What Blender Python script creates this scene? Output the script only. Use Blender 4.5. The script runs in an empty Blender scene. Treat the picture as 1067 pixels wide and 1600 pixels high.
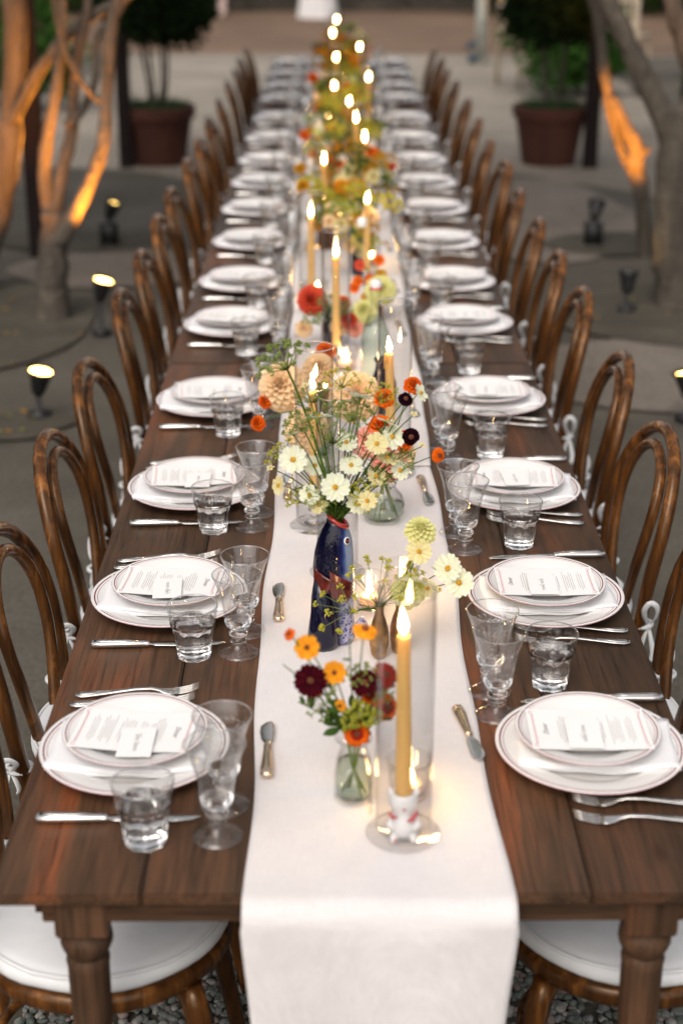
import bpy, math, random
import numpy as np
from mathutils import Vector, Matrix
R = math.radians
PI = math.pi
random.seed(7)
S = bpy.context.scene
C = S.collection

# ------------------------------------------------------------------ camera, sky, sun, exposure
cd = bpy.data.cameras.new('camera')
cam = bpy.data.objects.new('camera', cd); C.objects.link(cam)
cam.location = (-0.042, -1.697, 2.006)
cam.rotation_euler = (R(90 - 22.285), 0, -0.0048)
cd.sensor_fit = 'VERTICAL'; cd.sensor_height = 36; cd.sensor_width = 24; cd.lens = 54.1
cd.clip_start = 0.05; cd.clip_end = 400
cd.dof.use_dof = True; cd.dof.focus_distance = 2.84; cd.dof.aperture_fstop = 2.35
S.camera = cam

SUN_EL, SUN_AZ = R(50), R(198)          # azimuth from +Y towards +X: soft veiled light from behind the camera
w = bpy.data.worlds.new('World'); S.world = w; w.use_nodes = True
nt = w.node_tree; nt.nodes.clear()
sky = nt.nodes.new('ShaderNodeTexSky'); sky.sky_type = 'NISHITA'; sky.sun_disc = False
sky.sun_elevation = SUN_EL; sky.sun_rotation = SUN_AZ; sky.air_density = 1.0; sky.dust_density = 3.0; sky.ozone_density = 1.0
hs = nt.nodes.new('ShaderNodeHueSaturation'); hs.inputs['Saturation'].default_value = 0.30   # thin overcast: less blue
tint = nt.nodes.new('ShaderNodeMixRGB'); tint.blend_type = 'MULTIPLY'; tint.inputs['Fac'].default_value = 1; tint.inputs['Color2'].default_value = (1.0, 0.95, 0.90, 1)
bg = nt.nodes.new('ShaderNodeBackground'); bg.inputs['Strength'].default_value = 0.12
ow = nt.nodes.new('ShaderNodeOutputWorld')
nt.links.new(sky.outputs[0], hs.inputs['Color']); nt.links.new(hs.outputs[0], tint.inputs['Color1'])
nt.links.new(tint.outputs[0], bg.inputs['Color']); nt.links.new(bg.outputs[0], ow.inputs['Surface'])
sd = bpy.data.lights.new('sun', 'SUN'); sd.energy = 0.6; sd.angle = R(40); sd.color = (1.0, 0.93, 0.86)
sun = bpy.data.objects.new('sun', sd); C.objects.link(sun)
dv = Vector((math.sin(SUN_AZ) * math.cos(SUN_EL), math.cos(SUN_AZ) * math.cos(SUN_EL), math.sin(SUN_EL)))
sun.rotation_euler = dv.to_track_quat('Z', 'Y').to_euler(); sun.location = (-3, -8, 12)
vs = S.view_settings; vs.view_transform = 'Standard'; vs.look = 'None'; vs.exposure = 0.82; vs.gamma = 1; vs.use_curve_mapping = False
S.render.engine = 'CYCLES'
cy = S.cycles
cy.max_bounces = 14; cy.diffuse_bounces = 3; cy.glossy_bounces = 5; cy.transmission_bounces = 14; cy.transparent_max_bounces = 24
cy.sample_clamp_indirect = 9.0; cy.use_denoising = True; cy.caustics_reflective = True; cy.caustics_refractive = True; cy.blur_glossy = 0.6

# ------------------------------------------------------------------ materials
def mat(name):
    m = bpy.data.materials.new(name); m.use_nodes = True; t = m.node_tree; t.nodes.clear()
    o = t.nodes.new('ShaderNodeOutputMaterial')
    return m, t, o
def pr(t, col=(.5, .5, .5), rough=.5, metal=0, **k):
    p = t.nodes.new('ShaderNodeBsdfPrincipled')
    p.inputs['Base Color'].default_value = (*col, 1); p.inputs['Roughness'].default_value = rough; p.inputs['Metallic'].default_value = metal
    for a, b in k.items(): p.inputs[a.replace('_', ' ')].default_value = b
    return p
def simple(name, col, rough=.5, metal=0, var=0.0, vscale=20, bump=0.0, bscale=80, **k):
    m, t, o = mat(name); p = pr(t, col, rough, metal, **k); t.links.new(p.outputs[0], o.inputs[0])
    if var or bump: tc = t.nodes.new('ShaderNodeTexCoord')
    if var:
        n = t.nodes.new('ShaderNodeTexNoise'); n.inputs['Scale'].default_value = vscale; n.inputs['Detail'].default_value = 5
        t.links.new(tc.outputs['Object'], n.inputs['Vector'])
        r = t.nodes.new('ShaderNodeValToRGB')
        r.color_ramp.elements[0].position = .3; r.color_ramp.elements[1].position = .7
        r.color_ramp.elements[0].color = (*[c * (1 - var) for c in col], 1); r.color_ramp.elements[1].color = (*[min(1, c * (1 + var)) for c in col], 1)
        t.links.new(n.outputs['Fac'], r.inputs[0]); t.links.new(r.outputs[0], p.inputs['Base Color'])
    if bump:
        n = t.nodes.new('ShaderNodeTexNoise'); n.inputs['Scale'].default_value = bscale; n.inputs['Detail'].default_value = 4
        t.links.new(tc.outputs['Object'], n.inputs['Vector'])
        b = t.nodes.new('ShaderNodeBump'); b.inputs['Strength'].default_value = bump; b.inputs['Distance'].default_value = .002
        t.links.new(n.outputs['Fac'], b.inputs['Height']); t.links.new(b.outputs[0], p.inputs['Normal'])
    return m
def ramp(t, stops):
    r = t.nodes.new('ShaderNodeValToRGB'); e = r.color_ramp.elements
    while len(e) < len(stops): e.new(.5)
    for q, (p, c) in zip(e, stops): q.position = p; q.color = (*c, 1)
    return r
def noise(t, vec, scale, detail=5, rough=.5, dist=0):
    n = t.nodes.new('ShaderNodeTexNoise'); n.inputs['Scale'].default_value = scale; n.inputs['Detail'].default_value = detail
    n.inputs['Roughness'].default_value = rough; n.inputs['Distortion'].default_value = dist
    t.links.new(vec, n.inputs['Vector']); return n
def mapping(t, vec, scale, loc=None):
    mp = t.nodes.new('ShaderNodeMapping'); mp.inputs['Scale'].default_value = scale
    t.links.new(vec, mp.inputs['Vector'])
    if loc is not None: t.links.new(loc, mp.inputs['Location'])
    return mp
def mixc(t, f, a, b, mode='MIX'):
    m = t.nodes.new('ShaderNodeMixRGB'); m.blend_type = mode
    for s, v in ((m.inputs[0], f), (m.inputs[1], a), (m.inputs[2], b)):
        if hasattr(v, 'links') or hasattr(v, 'is_linked'): t.links.new(v, s)
        elif isinstance(v, (int, float)): s.default_value = v
        else: s.default_value = (*v, 1)
    return m
def bump_to(t, h, p, strength, dist, prev=None):
    b = t.nodes.new('ShaderNodeBump'); b.inputs['Strength'].default_value = strength; b.inputs['Distance'].default_value = dist
    t.links.new(h, b.inputs['Height'])
    if prev: t.links.new(prev.outputs[0], b.inputs['Normal'])
    t.links.new(b.outputs[0], p.inputs['Normal']); return b

def wood_table(name, axis='Y'):
    m, t, o = mat(name); p = pr(t, rough=.5, Specular_IOR_Level=.2); t.links.new(p.outputs[0], o.inputs[0])
    tc = t.nodes.new('ShaderNodeTexCoord'); oi = t.nodes.new('ShaderNodeObjectInfo')
    mul = t.nodes.new('ShaderNodeMath'); mul.operation = 'MULTIPLY'; mul.inputs[1].default_value = 37; t.links.new(oi.outputs['Random'], mul.inputs[0])
    sc = (9, 1.1, 9) if axis == 'Y' else (1.1, 9, 9) if axis == 'X' else (9, 9, 1.1)
    mp = mapping(t, tc.outputs['Object'], sc, mul.outputs[0])
    blot = noise(t, mp.outputs[0], 1.0, 5, .6, .6)
    r = ramp(t, [(.30, (.036, .021, .012)), (.46, (.066, .036, .020)), (.58, (.100, .049, .026)), (.74, (.20, .064, .025))])
    t.links.new(blot.outputs['Fac'], r.inputs[0])
    sc2 = (130, 4.5, 130) if axis == 'Y' else (4.5, 130, 130) if axis == 'X' else (130, 130, 4.5)
    mp2 = mapping(t, tc.outputs['Object'], sc2, mul.outputs[0])
    grain = noise(t, mp2.outputs[0], 1.2, 6, .65, .4)
    gr = ramp(t, [(.32, (.42, .39, .37)), (.48, (.90, .90, .90)), (.70, (1.30, 1.22, 1.14))]); t.links.new(grain.outputs['Fac'], gr.inputs[0])
    c1 = mixc(t, 1.0, r.outputs[0], gr.outputs[0], 'MULTIPLY')
    # growth ring bands wandering round knots
    kn = t.nodes.new('ShaderNodeTexVoronoi'); kn.inputs['Scale'].default_value = 1.0
    ks = (5.2, 2.4, 5.2) if axis == 'Y' else (2.4, 5.2, 5.2) if axis == 'X' else (5.2, 5.2, 2.4)
    mp3 = mapping(t, tc.outputs['Object'], ks, mul.outputs[0]); t.links.new(mp3.outputs[0], kn.inputs['Vector'])
    kr = ramp(t, [(.02, (.35, .22, .16)), (.04, (.75, .42, .28)), (.055, (.38, .26, .20)), (.10, (1, 1, 1))]); t.links.new(kn.outputs['Distance'], kr.inputs[0])
    c2 = mixc(t, 1.0, c1.outputs[0], kr.outputs[0], 'MULTIPLY')
    lt = t.nodes.new('ShaderNodeMath'); lt.operation = 'LESS_THAN'; lt.inputs[1].default_value = .30
    cw = t.nodes.new('ShaderNodeSeparateXYZ'); t.links.new(kn.outputs['Color'], cw.inputs[0]); t.links.new(cw.outputs[0], lt.inputs[0])
    c3 = mixc(t, lt.outputs[0], c1.outputs[0], c2.outputs[0])
    # worn grey film and small scratches
    wn = noise(t, tc.outputs['Object'], 3.2, 6, .7)
    wr = ramp(t, [(.45, (0, 0, 0)), (.8, (.35, .35, .35))]); t.links.new(wn.outputs['Fac'], wr.inputs[0])
    c4 = mixc(t, wr.outputs[0], c3.outputs[0], (.075, .055, .042))
    br = t.nodes.new('ShaderNodeHueSaturation'); vr = t.nodes.new('ShaderNodeMapRange')
    vr.inputs[3].default_value = .85; vr.inputs[4].default_value = 1.2; t.links.new(oi.outputs['Random'], vr.inputs[0]); t.links.new(vr.outputs[0], br.inputs['Value'])
    t.links.new(c4.outputs[0], br.inputs['Color']); t.links.new(br.outputs[0], p.inputs['Base Color'])
    rr = ramp(t, [(.3, (.36,) * 3), (.7, (.58,) * 3)]); t.links.new(grain.outputs['Fac'], rr.inputs[0]); t.links.new(rr.outputs[0], p.inputs['Roughness'])
    bump_to(t, grain.outputs['Fac'], p, .35, .0012)
    return m
M = {}
M['table'] = wood_table('farm_table_wood', 'Y'); M['table_x'] = wood_table('apron_wood', 'X'); M['table_z'] = wood_table('leg_wood', 'Z')

M['paler'] = simple('paler_table_edge', (.17, .135, .11), .6, var=.5, vscale=60)  # paler grey for the bevel faces at the plank ends
def bent_wood():
    m, t, o = mat('bentwood_walnut'); p = pr(t, rough=.27, Coat_Weight=.1, Coat_Roughness=.15, Specular_Tint=(1, .72, .48, 1)); t.links.new(p.outputs[0], o.inputs[0])
    tc = t.nodes.new('ShaderNodeTexCoord'); oi = t.nodes.new('ShaderNodeObjectInfo')
    mp = mapping(t, tc.outputs['Object'], (40, 40, 5)); n = noise(t, mp.outputs[0], 1, 5, .6, .5)
    r = ramp(t, [(.3, (.028, .011, .004)), (.52, (.080, .029, .007)), (.74, (.26, .098, .022))]); t.links.new(n.outputs['Fac'], r.inputs[0])
    h = t.nodes.new('ShaderNodeHueSaturation'); vr = t.nodes.new('ShaderNodeMapRange'); vr.inputs[3].default_value = .75; vr.inputs[4].default_value = 1.2
    t.links.new(oi.outputs['Random'], vr.inputs[0]); t.links.new(vr.outputs[0], h.inputs['Value'])
    t.links.new(r.outputs[0], h.inputs['Color']); t.links.new(h.outputs[0], p.inputs['Base Color'])
    bump_to(t, n.outputs['Fac'], p, .12, .001)
    return m
M['chair'] = bent_wood()

def linen():
    m, t, o = mat('linen_weave'); p = pr(t, rough=.9, Sheen_Weight=.3); t.links.new(p.outputs[0], o.inputs[0])
    tc = t.nodes.new('ShaderNodeTexCoord')
    a = noise(t, mapping(t, tc.outputs['Object'], (30, 900, 30)).outputs[0], 1, 3, .6)
    b = noise(t, mapping(t, tc.outputs['Object'], (900, 30, 60)).outputs[0], 1, 3, .6)
    s = mixc(t, .5, a.outputs['Fac'], b.outputs['Fac'])
    r = ramp(t, [(.3, (.64, .605, .60)), (.7, (.78, .745, .74))]); t.links.new(s.outputs[0], r.inputs[0])
    big = noise(t, tc.outputs['Object'], 9, 4, .6); br = ramp(t, [(.3, (.93, .93, .93)), (.7, (1, 1, 1))]); t.links.new(big.outputs['Fac'], br.inputs[0])
    c = mixc(t, 1, r.outputs[0], br.outputs[0], 'MULTIPLY'); t.links.new(c.outputs[0], p.inputs['Base Color'])
    b1 = bump_to(t, s.outputs[0], p, .35, .0006); bump_to(t, big.outputs['Fac'], p, .35, .006, b1)
    return m
M['linen'] = linen()
M['napkin'] = simple('napkin_cotton', (.82, .82, .83), .9, bump=.4, bscale=260)
M['cushion'] = simple('cushion_canvas', (.76, .77, .78), .85, var=.03, vscale=30, bump=.5, bscale=35)
M['china'] = simple('glazed_china', (.80, .785, .77), .16, bump=.04, bscale=60, Coat_Weight=.4)
M['maroon'] = simple('maroon_band', (.19, .012, .03), .2, Coat_Weight=.4)
M['mauve'] = simple('mauve_line', (.42, .20, .22), .25)
M['paper'] = simple('card_paper', (.84, .83, .82), .75, bump=.15, bscale=300)
M['ink'] = simple('grey_ink', (.26, .25, .26), .7)
M['inkred'] = simple('red_ink', (.55, .16, .17), .7)
def silver():
    m, t, o = mat('silver_plate'); p = pr(t, (.80, .775, .74), .14, 1); t.links.new(p.outputs[0], o.inputs[0])
    tc = t.nodes.new('ShaderNodeTexCoord'); n = noise(t, tc.outputs['Object'], 240, 4, .6)
    rr = ramp(t, [(.3, (.10,) * 3), (.75, (.24,) * 3)]); t.links.new(n.outputs['Fac'], rr.inputs[0]); t.links.new(rr.outputs[0], p.inputs['Roughness'])
    n2 = noise(t, tc.outputs['Object'], 70, 3, .5)
    bump_to(t, n2.outputs['Fac'], p, .12, .001); return m
M['silver'] = silver(); M['candlelit_silver'] = simple('candle_tinted_silver', (.82, .63, .46), .18, 1, bump=.2, bscale=90)  # silver handle: warm candle reflections are put into the base colour
def glass(name, ior=1.5, col=(1, 1, 1), rough=0.0):
    m, t, o = mat(name); g = t.nodes.new('ShaderNodeBsdfGlass'); g.inputs['IOR'].default_value = ior
    g.inputs['Color'].default_value = (*col, 1); g.inputs['Roughness'].default_value = rough
    tc = t.nodes.new('ShaderNodeTexCoord'); n = noise(t, tc.outputs['Object'], 60, 2, .5)
    b = t.nodes.new('ShaderNodeBump'); b.inputs['Strength'].default_value = .12; b.inputs['Distance'].default_value = .001
    b.inputs['Strength'].default_value = .05; t.links.new(n.outputs['Fac'], b.inputs['Height']); t.links.new(b.outputs[0], g.inputs['Normal'])
    t.links.new(g.outputs[0], o.inputs[0]); return m
M['glass'] = glass('clear_glass', 1.5, (1, 1, 1)); M['water'] = glass('water', 1.33)
M['greenglass'] = glass('pale_green_glass', 1.45, (.90, .97, .90))
def thin(name, tintc=(.97, .97, .97), base=.045, edged=.62):
    m, t, o = mat(name)
    tr = t.nodes.new('ShaderNodeBsdfTransparent'); gl = t.nodes.new('ShaderNodeBsdfGlossy'); gl.inputs['Roughness'].default_value = .0
    lw = t.nodes.new('ShaderNodeLayerWeight'); lw.inputs['Blend'].default_value = .5
    edge = ramp(t, [(.0, tintc), (.80, tuple(c * .96 for c in tintc)), (.98, tuple(c * edged for c in tintc))])
    t.links.new(lw.outputs['Facing'], edge.inputs[0]); t.links.new(edge.outputs[0], tr.inputs['Color'])
    pw = t.nodes.new('ShaderNodeMath'); pw.operation = 'POWER'; pw.inputs[1].default_value = 5; t.links.new(lw.outputs['Facing'], pw.inputs[0])
    fr = t.nodes.new('ShaderNodeMath'); fr.operation = 'MULTIPLY_ADD'; fr.inputs[1].default_value = .85; fr.inputs[2].default_value = base; t.links.new(pw.outputs[0], fr.inputs[0])
    mx = t.nodes.new('ShaderNodeMixShader'); t.links.new(fr.outputs[0], mx.inputs[0]); t.links.new(tr.outputs[0], mx.inputs[1]); t.links.new(gl.outputs[0], mx.inputs[2])
    t.links.new(mx.outputs[0], o.inputs[0]); return m
M['thin'] = thin('thin_blown_glass', edged=.28); M['thinamber'] = thin('thin_bronze_glass', (.62, .40, .22)); M['thinblue'] = thin('thin_blue_glass', (.10, .12, .42))
M['thingreen'] = thin('thin_greenish_glass', (.86, .93, .86))
M['ware'] = thin('thin_tableware_glass', (.99, .99, .99), .075)
M['cutmark'] = simple('frosted_cut', (.9, .92, .94), .25, Transmission_Weight=.85, IOR=1.3)
def wax(name, col):
    m, t, o = mat(name); d = t.nodes.new('ShaderNodeBsdfDiffuse'); d.inputs[0].default_value = (*col, 1)
    tr = t.nodes.new('ShaderNodeBsdfTranslucent'); tr.inputs[0].default_value = (col[0], col[1] * .85, col[2] * .7, 1)
    g = t.nodes.new('ShaderNodeBsdfGlossy'); g.inputs['Roughness'].default_value = .35
    a = t.nodes.new('ShaderNodeMixShader'); a.inputs[0].default_value = .5; b = t.nodes.new('ShaderNodeMixShader'); b.inputs[0].default_value = .04
    t.links.new(d.outputs[0], a.inputs[1]); t.links.new(tr.outputs[0], a.inputs[2]); t.links.new(a.outputs[0], b.inputs[1]); t.links.new(g.outputs[0], b.inputs[2])
    t.links.new(b.outputs[0], o.inputs[0]); return m
M['wax'] = wax('mustard_beeswax', (.97, .73, .28)); M['waxwhite'] = wax('pale_wax', (.9, .82, .72))
def emit(name, col, s):
    m, t, o = mat(name); e = t.nodes.new('ShaderNodeEmission'); e.inputs[0].default_value = (*col, 1); e.inputs[1].default_value = s
    t.links.new(e.outputs[0], o.inputs[0]); return m
M['flame'] = emit('candle_flame', (1, .60, .22), 105); M['wick'] = simple('wick', (.03, .02, .015), .9)
M['lampglow'] = emit('lamp_lens_glow', (1, .62, .16), 12.0); M['lantern'] = emit('amber_glow', (1, .45, .08), 1.6)
M['black'] = simple('black_metal', (.012, .012, .013), .5)
def petal(name, col, col2=None, transl=.35):
    m, t, o = mat(name); tc = t.nodes.new('ShaderNodeTexCoord'); n = noise(t, tc.outputs['Object'], 60, 3, .5)
    r = ramp(t, [(.3, col2 or tuple(c * .82 for c in col)), (.65, col)]); t.links.new(n.outputs['Fac'], r.inputs[0])
    d = t.nodes.new('ShaderNodeBsdfDiffuse'); tr = t.nodes.new('ShaderNodeBsdfTranslucent'); a = t.nodes.new('ShaderNodeMixShader'); a.inputs[0].default_value = transl
    t.links.new(r.outputs[0], d.inputs[0]); t.links.new(r.outputs[0], tr.inputs[0]); t.links.new(d.outputs[0], a.inputs[1]); t.links.new(tr.outputs[0], a.inputs[2])
    t.links.new(a.outputs[0], o.inputs[0]); return m
PET = {'white': ((.86, .88, .78), (.82, .85, .58)), 'cream': ((.85, .80, .50), (.80, .70, .34)), 'yellow': ((.86, .42, .03), (.85, .30, .02)), 'orange': ((.82, .18, .012), (.75, .10, .01)),
       'maroon': ((.075, .006, .012), (.035, .004, .008)), 'red': ((.40, .03, .015), (.26, .015, .01)), 'coral': ((.72, .12, .06), (.62, .07, .04)), 'peach': ((.93, .76, .50), (.92, .66, .40)),
       'pink': ((.86, .50, .40), (.80, .32, .25)), 'lemon': ((.84, .82, .42), (.80, .78, .33)), 'black': ((.02, .004, .008), (.01, .003, .006)), 'gold': ((.72, .40, .03), (.55, .24, .02)), 'chartreuse': ((.46, .46, .06), (.34, .36, .05))}
for k, v in PET.items(): M['p_' + k] = petal(k + '_petal', *v)
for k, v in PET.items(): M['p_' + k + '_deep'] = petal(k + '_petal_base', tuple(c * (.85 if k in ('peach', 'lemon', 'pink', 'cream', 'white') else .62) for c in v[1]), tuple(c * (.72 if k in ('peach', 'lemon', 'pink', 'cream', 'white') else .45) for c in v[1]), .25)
M['disc'] = simple('pollen_disc', (.62, .33, .02), .9, var=.4, vscale=300, bump=1, bscale=600)
M['discdark'] = simple('brown_pollen_disc', (.14, .04, .012), .9, var=.4, vscale=300, bump=1, bscale=600)
M['stem'] = petal('green_stem', (.10, .17, .035), (.06, .11, .02), .15); M['stempale'] = petal('pale_green_stem', (.24, .30, .08), (.17, .24, .06), .2)
M['leafg'] = petal('bouquet_leaf', (.065, .13, .03), (.04, .085, .02), .3); M['floret'] = petal('tiny_green_floret', (.34, .40, .12), (.22, .30, .08), .3)
M['floretyellow'] = petal('tiny_yellow_floret', (.66, .60, .07), (.50, .46, .06), .3)
M['treeleaf'] = petal('tree_leaf', (.060, .100, .025), (.03, .055, .015), .3); M['darkleaf'] = petal('dark_topiary_leaf', (.022, .040, .014), (.010, .020, .008), .2)
M['shrubleaf'] = petal('bright_shrub_leaf', (.06, .14, .03), (.03, .08, .015), .3); M['grass'] = petal('grass_blade', (.05, .11, .04), (.03, .07, .03), .3)
def bark():
    m, t, o = mat('smooth_bark'); p = pr(t, rough=.85); t.links.new(p.outputs[0], o.inputs[0]); tc = t.nodes.new('ShaderNodeTexCoord')
    n = noise(t, mapping(t, tc.outputs['Object'], (9, 9, 2.2)).outputs[0], 1.4, 6, .6, .4)
    r = ramp(t, [(.3, (.045, .037, .028)), (.5, (.085, .070, .054)), (.75, (.15, .125, .10))]); t.links.new(n.outputs['Fac'], r.inputs[0]); t.links.new(r.outputs[0], p.inputs['Base Color'])
    n2 = noise(t, tc.outputs['Object'], 26, 5, .6); bump_to(t, n2.outputs['Fac'], p, .9, .03); return m
M['bark'] = bark()
M['terracotta'] = simple('terracotta', (.075, .022, .013), .85, var=.25, vscale=5, bump=.4, bscale=40)
M['post'] = simple('dark_red_timber', (.009, .003, .0025), .95, var=.3, vscale=9, bump=.3)
M['soil'] = simple('potting_soil', (.03, .02, .014), 1, bump=1, bscale=60)
def ground_mat(name, cols, sc=1.2, fine=60, bumpd=.012, rough=.95):
    m, t, o = mat(name); p = pr(t, rough=rough); t.links.new(p.outputs[0], o.inputs[0]); tc = t.nodes.new('ShaderNodeTexCoord')
    a = noise(t, tc.outputs['Object'], sc, 6, .62); r = ramp(t, [(.28, cols[0]), (.5, cols[1]), (.72, cols[2])]); t.links.new(a.outputs['Fac'], r.inputs[0])
    f = noise(t, tc.outputs['Object'], fine, 5, .7); fr = ramp(t, [(.3, (.58, .58, .58)), (.7, (1.36, 1.36, 1.36))]); t.links.new(f.outputs['Fac'], fr.inputs[0])
    c = mixc(t, 1, r.outputs[0], fr.outputs[0], 'MULTIPLY'); t.links.new(c.outputs[0], p.inputs['Base Color'])
    bump_to(t, f.outputs['Fac'], p, .6, bumpd); return m
M['dirt'] = ground_mat('packed_granite_dirt', [(.060, .052, .040), (.094, .083, .065), (.140, .124, .098)])
M['court'] = ground_mat('pale_gravel', [(.20, .172, .138), (.275, .24, .195), (.35, .31, .255)], .8, 40)
M['brownsoil'] = ground_mat('brown_earth', [(.11, .068, .042), (.165, .103, .064), (.22, .142, .092)], .5, 30)
M['path'] = ground_mat('pinkish_paving', [(.135, .115, .092), (.175, .148, .122), (.22, .185, .155)], 1.6, 50, .005)
M['bed'] = ground_mat('dark_soil', [(.048, .042, .030), (.074, .064, .046), (.11, .096, .070)], 4, 60, .02)
M['stone'] = ground_mat('dark_stone_wall', [(.035, .030, .022), (.055, .048, .036), (.085, .07, .055)], 1.5, 20, .02)
M['palewood'] = simple('pale_weathered_wood', (.45, .37, .27), .7, var=.2, vscale=12)
M['cloth'] = simple('white_cloth', (.74, .72, .72), .9, var=.04)
M['paint'] = simple('flaking_white_paint', (.50, .52, .48), .7, var=.45, vscale=9); M['pinkpost'] = simple('pale_pink_paint', (.55, .42, .38), .7, var=.2)
M['bluepaint'] = simple('blue_enamel', (.02, .06, .09), .4)
M['bluedark'] = simple('navy_glaze', (.004, .004, .020), .05)
M['redglaze'] = simple('red_glaze', (.42, .02, .012), .1, Coat_Weight=.8)
M['whiteglaze'] = simple('white_glaze', (.78, .77, .76), .15, Coat_Weight=.5)
M['redmark'] = simple('red_painted_mark', (.55, .05, .06), .3)
M['gold'] = simple('bronze_mercury_glass', (.42, .24, .10), .28, .85, var=.5, vscale=60, bump=.3)

# ------------------------------------------------------------------ mesh builder
class B:
    def __init__(s): s.v = []; s.f = []; s.m = []
    def quadgrid(s, P, mi=0, closed_u=False):
        # P rows of points; faces between rows
        n = len(s.v); rows = len(P); cols = len(P[0])
        for r in P: s.v.extend(r)
        for i in range(rows - 1):
            for j in range(cols - (0 if closed_u else 1)):
                j2 = (j + 1) % cols
                s.f.append((n + i * cols + j, n + i * cols + j2, n + (i + 1) * cols + j2, n + (i + 1) * cols + j)); s.m.append(mi if not callable(mi) else mi(i, j))
        return n
    def cap(s, idx, mi=0, flip=False):
        s.f.append(tuple(reversed(idx)) if flip else tuple(idx)); s.m.append(mi)
    def lathe(s, prof, seg=32, mi=0, c=(0, 0, 0), rad=None, caps=False):
        P = []
        for (r, z) in prof:
            row = []
            for j in range(seg):
                a = 2 * PI * j / seg; rr = r if rad is None else rad(r, z, a)
                row.append((c[0] + rr * math.cos(a), c[1] + rr * math.sin(a), c[2] + z))
            P.append(row)
        n = s.quadgrid(P, mi, True)
        if caps:
            m0 = mi if not callable(mi) else 0
            s.cap(list(range(n, n + seg)), m0, True); L = n + (len(prof) - 1) * seg; s.cap(list(range(L, L + seg)), m0)
        return n
    def tube(s, pts, rad, seg=8, mi=0, closed=False, caps=True, flat=None):
        pts = [Vector(p) for p in pts]; N = len(pts)
        rad = rad if hasattr(rad, '__len__') else [rad] * N
        P = []; up = None
        for i in range(N):
            if closed: d = pts[(i + 1) % N] - pts[i - 1]
            else: d = pts[min(i + 1, N - 1)] - pts[max(i - 1, 0)]
            if d.length < 1e-9: d = Vector((0, 0, 1))
            d.normalize()
            if up is None:
                up = Vector((0, 0, 1)) if abs(d.z) < .9 else Vector((0, 1, 0))
            a = up - d * up.dot(d)
            if a.length < 1e-6: a = d.orthogonal()
            a.normalize(); b = d.cross(a); up = a
            row = []
            for j in range(seg):
                t = 2 * PI * j / seg
                q = pts[i] + a * (rad[i] * math.cos(t) * (flat or 1)) + b * (rad[i] * math.sin(t)); row.append(tuple(q))
            P.append(row)
        if closed: P.append(P[0])
        n = s.quadgrid(P, mi, True)
        if caps and not closed:
            s.cap(list(range(n, n + seg)), mi, True); L = n + (N - 1) * seg; s.cap(list(range(L, L + seg)), mi)
    def box(s, a, b, mi=0):
        x0, y0, z0 = a; x1, y1, z1 = b; n = len(s.v)
        s.v += [(x0, y0, z0), (x1, y0, z0), (x1, y1, z0), (x0, y1, z0), (x0, y0, z1), (x1, y0, z1), (x1, y1, z1), (x0, y1, z1)]
        for q in ((3, 2, 1, 0), (4, 5, 6, 7), (0, 1, 5, 4), (1, 2, 6, 5), (2, 3, 7, 6), (3, 0, 4, 7)): s.f.append(tuple(n + i for i in q)); s.m.append(mi)
    def add(s, o, M4=None, mi=None):
        n = len(s.v)
        s.v += [tuple(M4 @ Vector(p)) for p in o.v] if M4 is not None else o.v
        s.f += [tuple(n + i for i in q) for q in o.f]; s.m += o.m if mi is None else [mi] * len(o.m)
    def mesh(s, name, mats, smooth=True, recalc=False, bevel=0):
        me = bpy.data.meshes.new(name); me.from_pydata([tuple(p) for p in s.v], [], s.f)
        for q in (mats if isinstance(mats, (list, tuple)) else [mats]): me.materials.append(M[q] if isinstance(q, str) else q)
        me.polygons.foreach_set('material_index', s.m)
        if bevel or recalc:
            import bmesh
            bm = bmesh.new(); bm.from_mesh(me)
            bmesh.ops.remove_doubles(bm, verts=bm.verts, dist=1e-6)
            bmesh.ops.recalc_face_normals(bm, faces=bm.faces)
            if bevel: bmesh.ops.bevel(bm, geom=[e for e in bm.edges if e.is_manifold and e.calc_face_angle(0) > .6], offset=bevel, segments=2, affect='EDGES', clamp_overlap=True)
            bm.to_mesh(me); bm.free()
        me.polygons.foreach_set('use_smooth', [smooth] * len(me.polygons))
        me.update(); return me
def smooth_angle(me, ang=40):
    try: me.set_sharp_from_angle(angle=R(ang))
    except Exception: pass
    return me
def ob(name, me, parent=None, loc=(0, 0, 0), rot=(0, 0, 0), label=None):
    o = bpy.data.objects.new(name, me); C.objects.link(o)
    if parent is not None: o.parent = parent
    o.location = loc; o.rotation_euler = rot
    if label: o['label'] = label
    return o
def thing(name, label, cat, loc=(0, 0, 0), rz=0, group=None):
    o = bpy.data.objects.new(name, None); C.objects.link(o); o.empty_display_size = .05
    o.location = loc; o.rotation_euler = (0, 0, rz); tag(o, label, cat, group); return o
def tag(o, label, cat, group=None):
    o['label'] = label; o['category'] = cat
    if group: o['group'] = group
    return o
def struct(o): o['kind'] = 'structure'; return o
def stuff(o): o['kind'] = 'stuff'; return o
KIDS = {}
def copy_tree(o, parent=None):
    c = o.copy(); C.objects.link(c)
    if parent is not None: c.parent = parent
    for ch in [x for x in o.children]: copy_tree(ch, c)
    return c
USED = set()
def spawn(proto, loc, rz=0, label=None, group=None, rot=None):
    if proto.name not in USED: USED.add(proto.name); o = proto
    else: o = copy_tree(proto)
    o.location = loc; o.rotation_euler = rot if rot else (0, 0, rz)
    if label: o['label'] = label
    if group: o['group'] = group
    return o
ORD = ['nearest', 'second', 'third', 'fourth', 'fifth', 'sixth', 'seventh', 'eighth', 'ninth', 'tenth', 'eleventh', 'twelfth', 'thirteenth', 'fourteenth', 'fifteenth', 'farthest']
rnd = random.uniform

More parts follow.
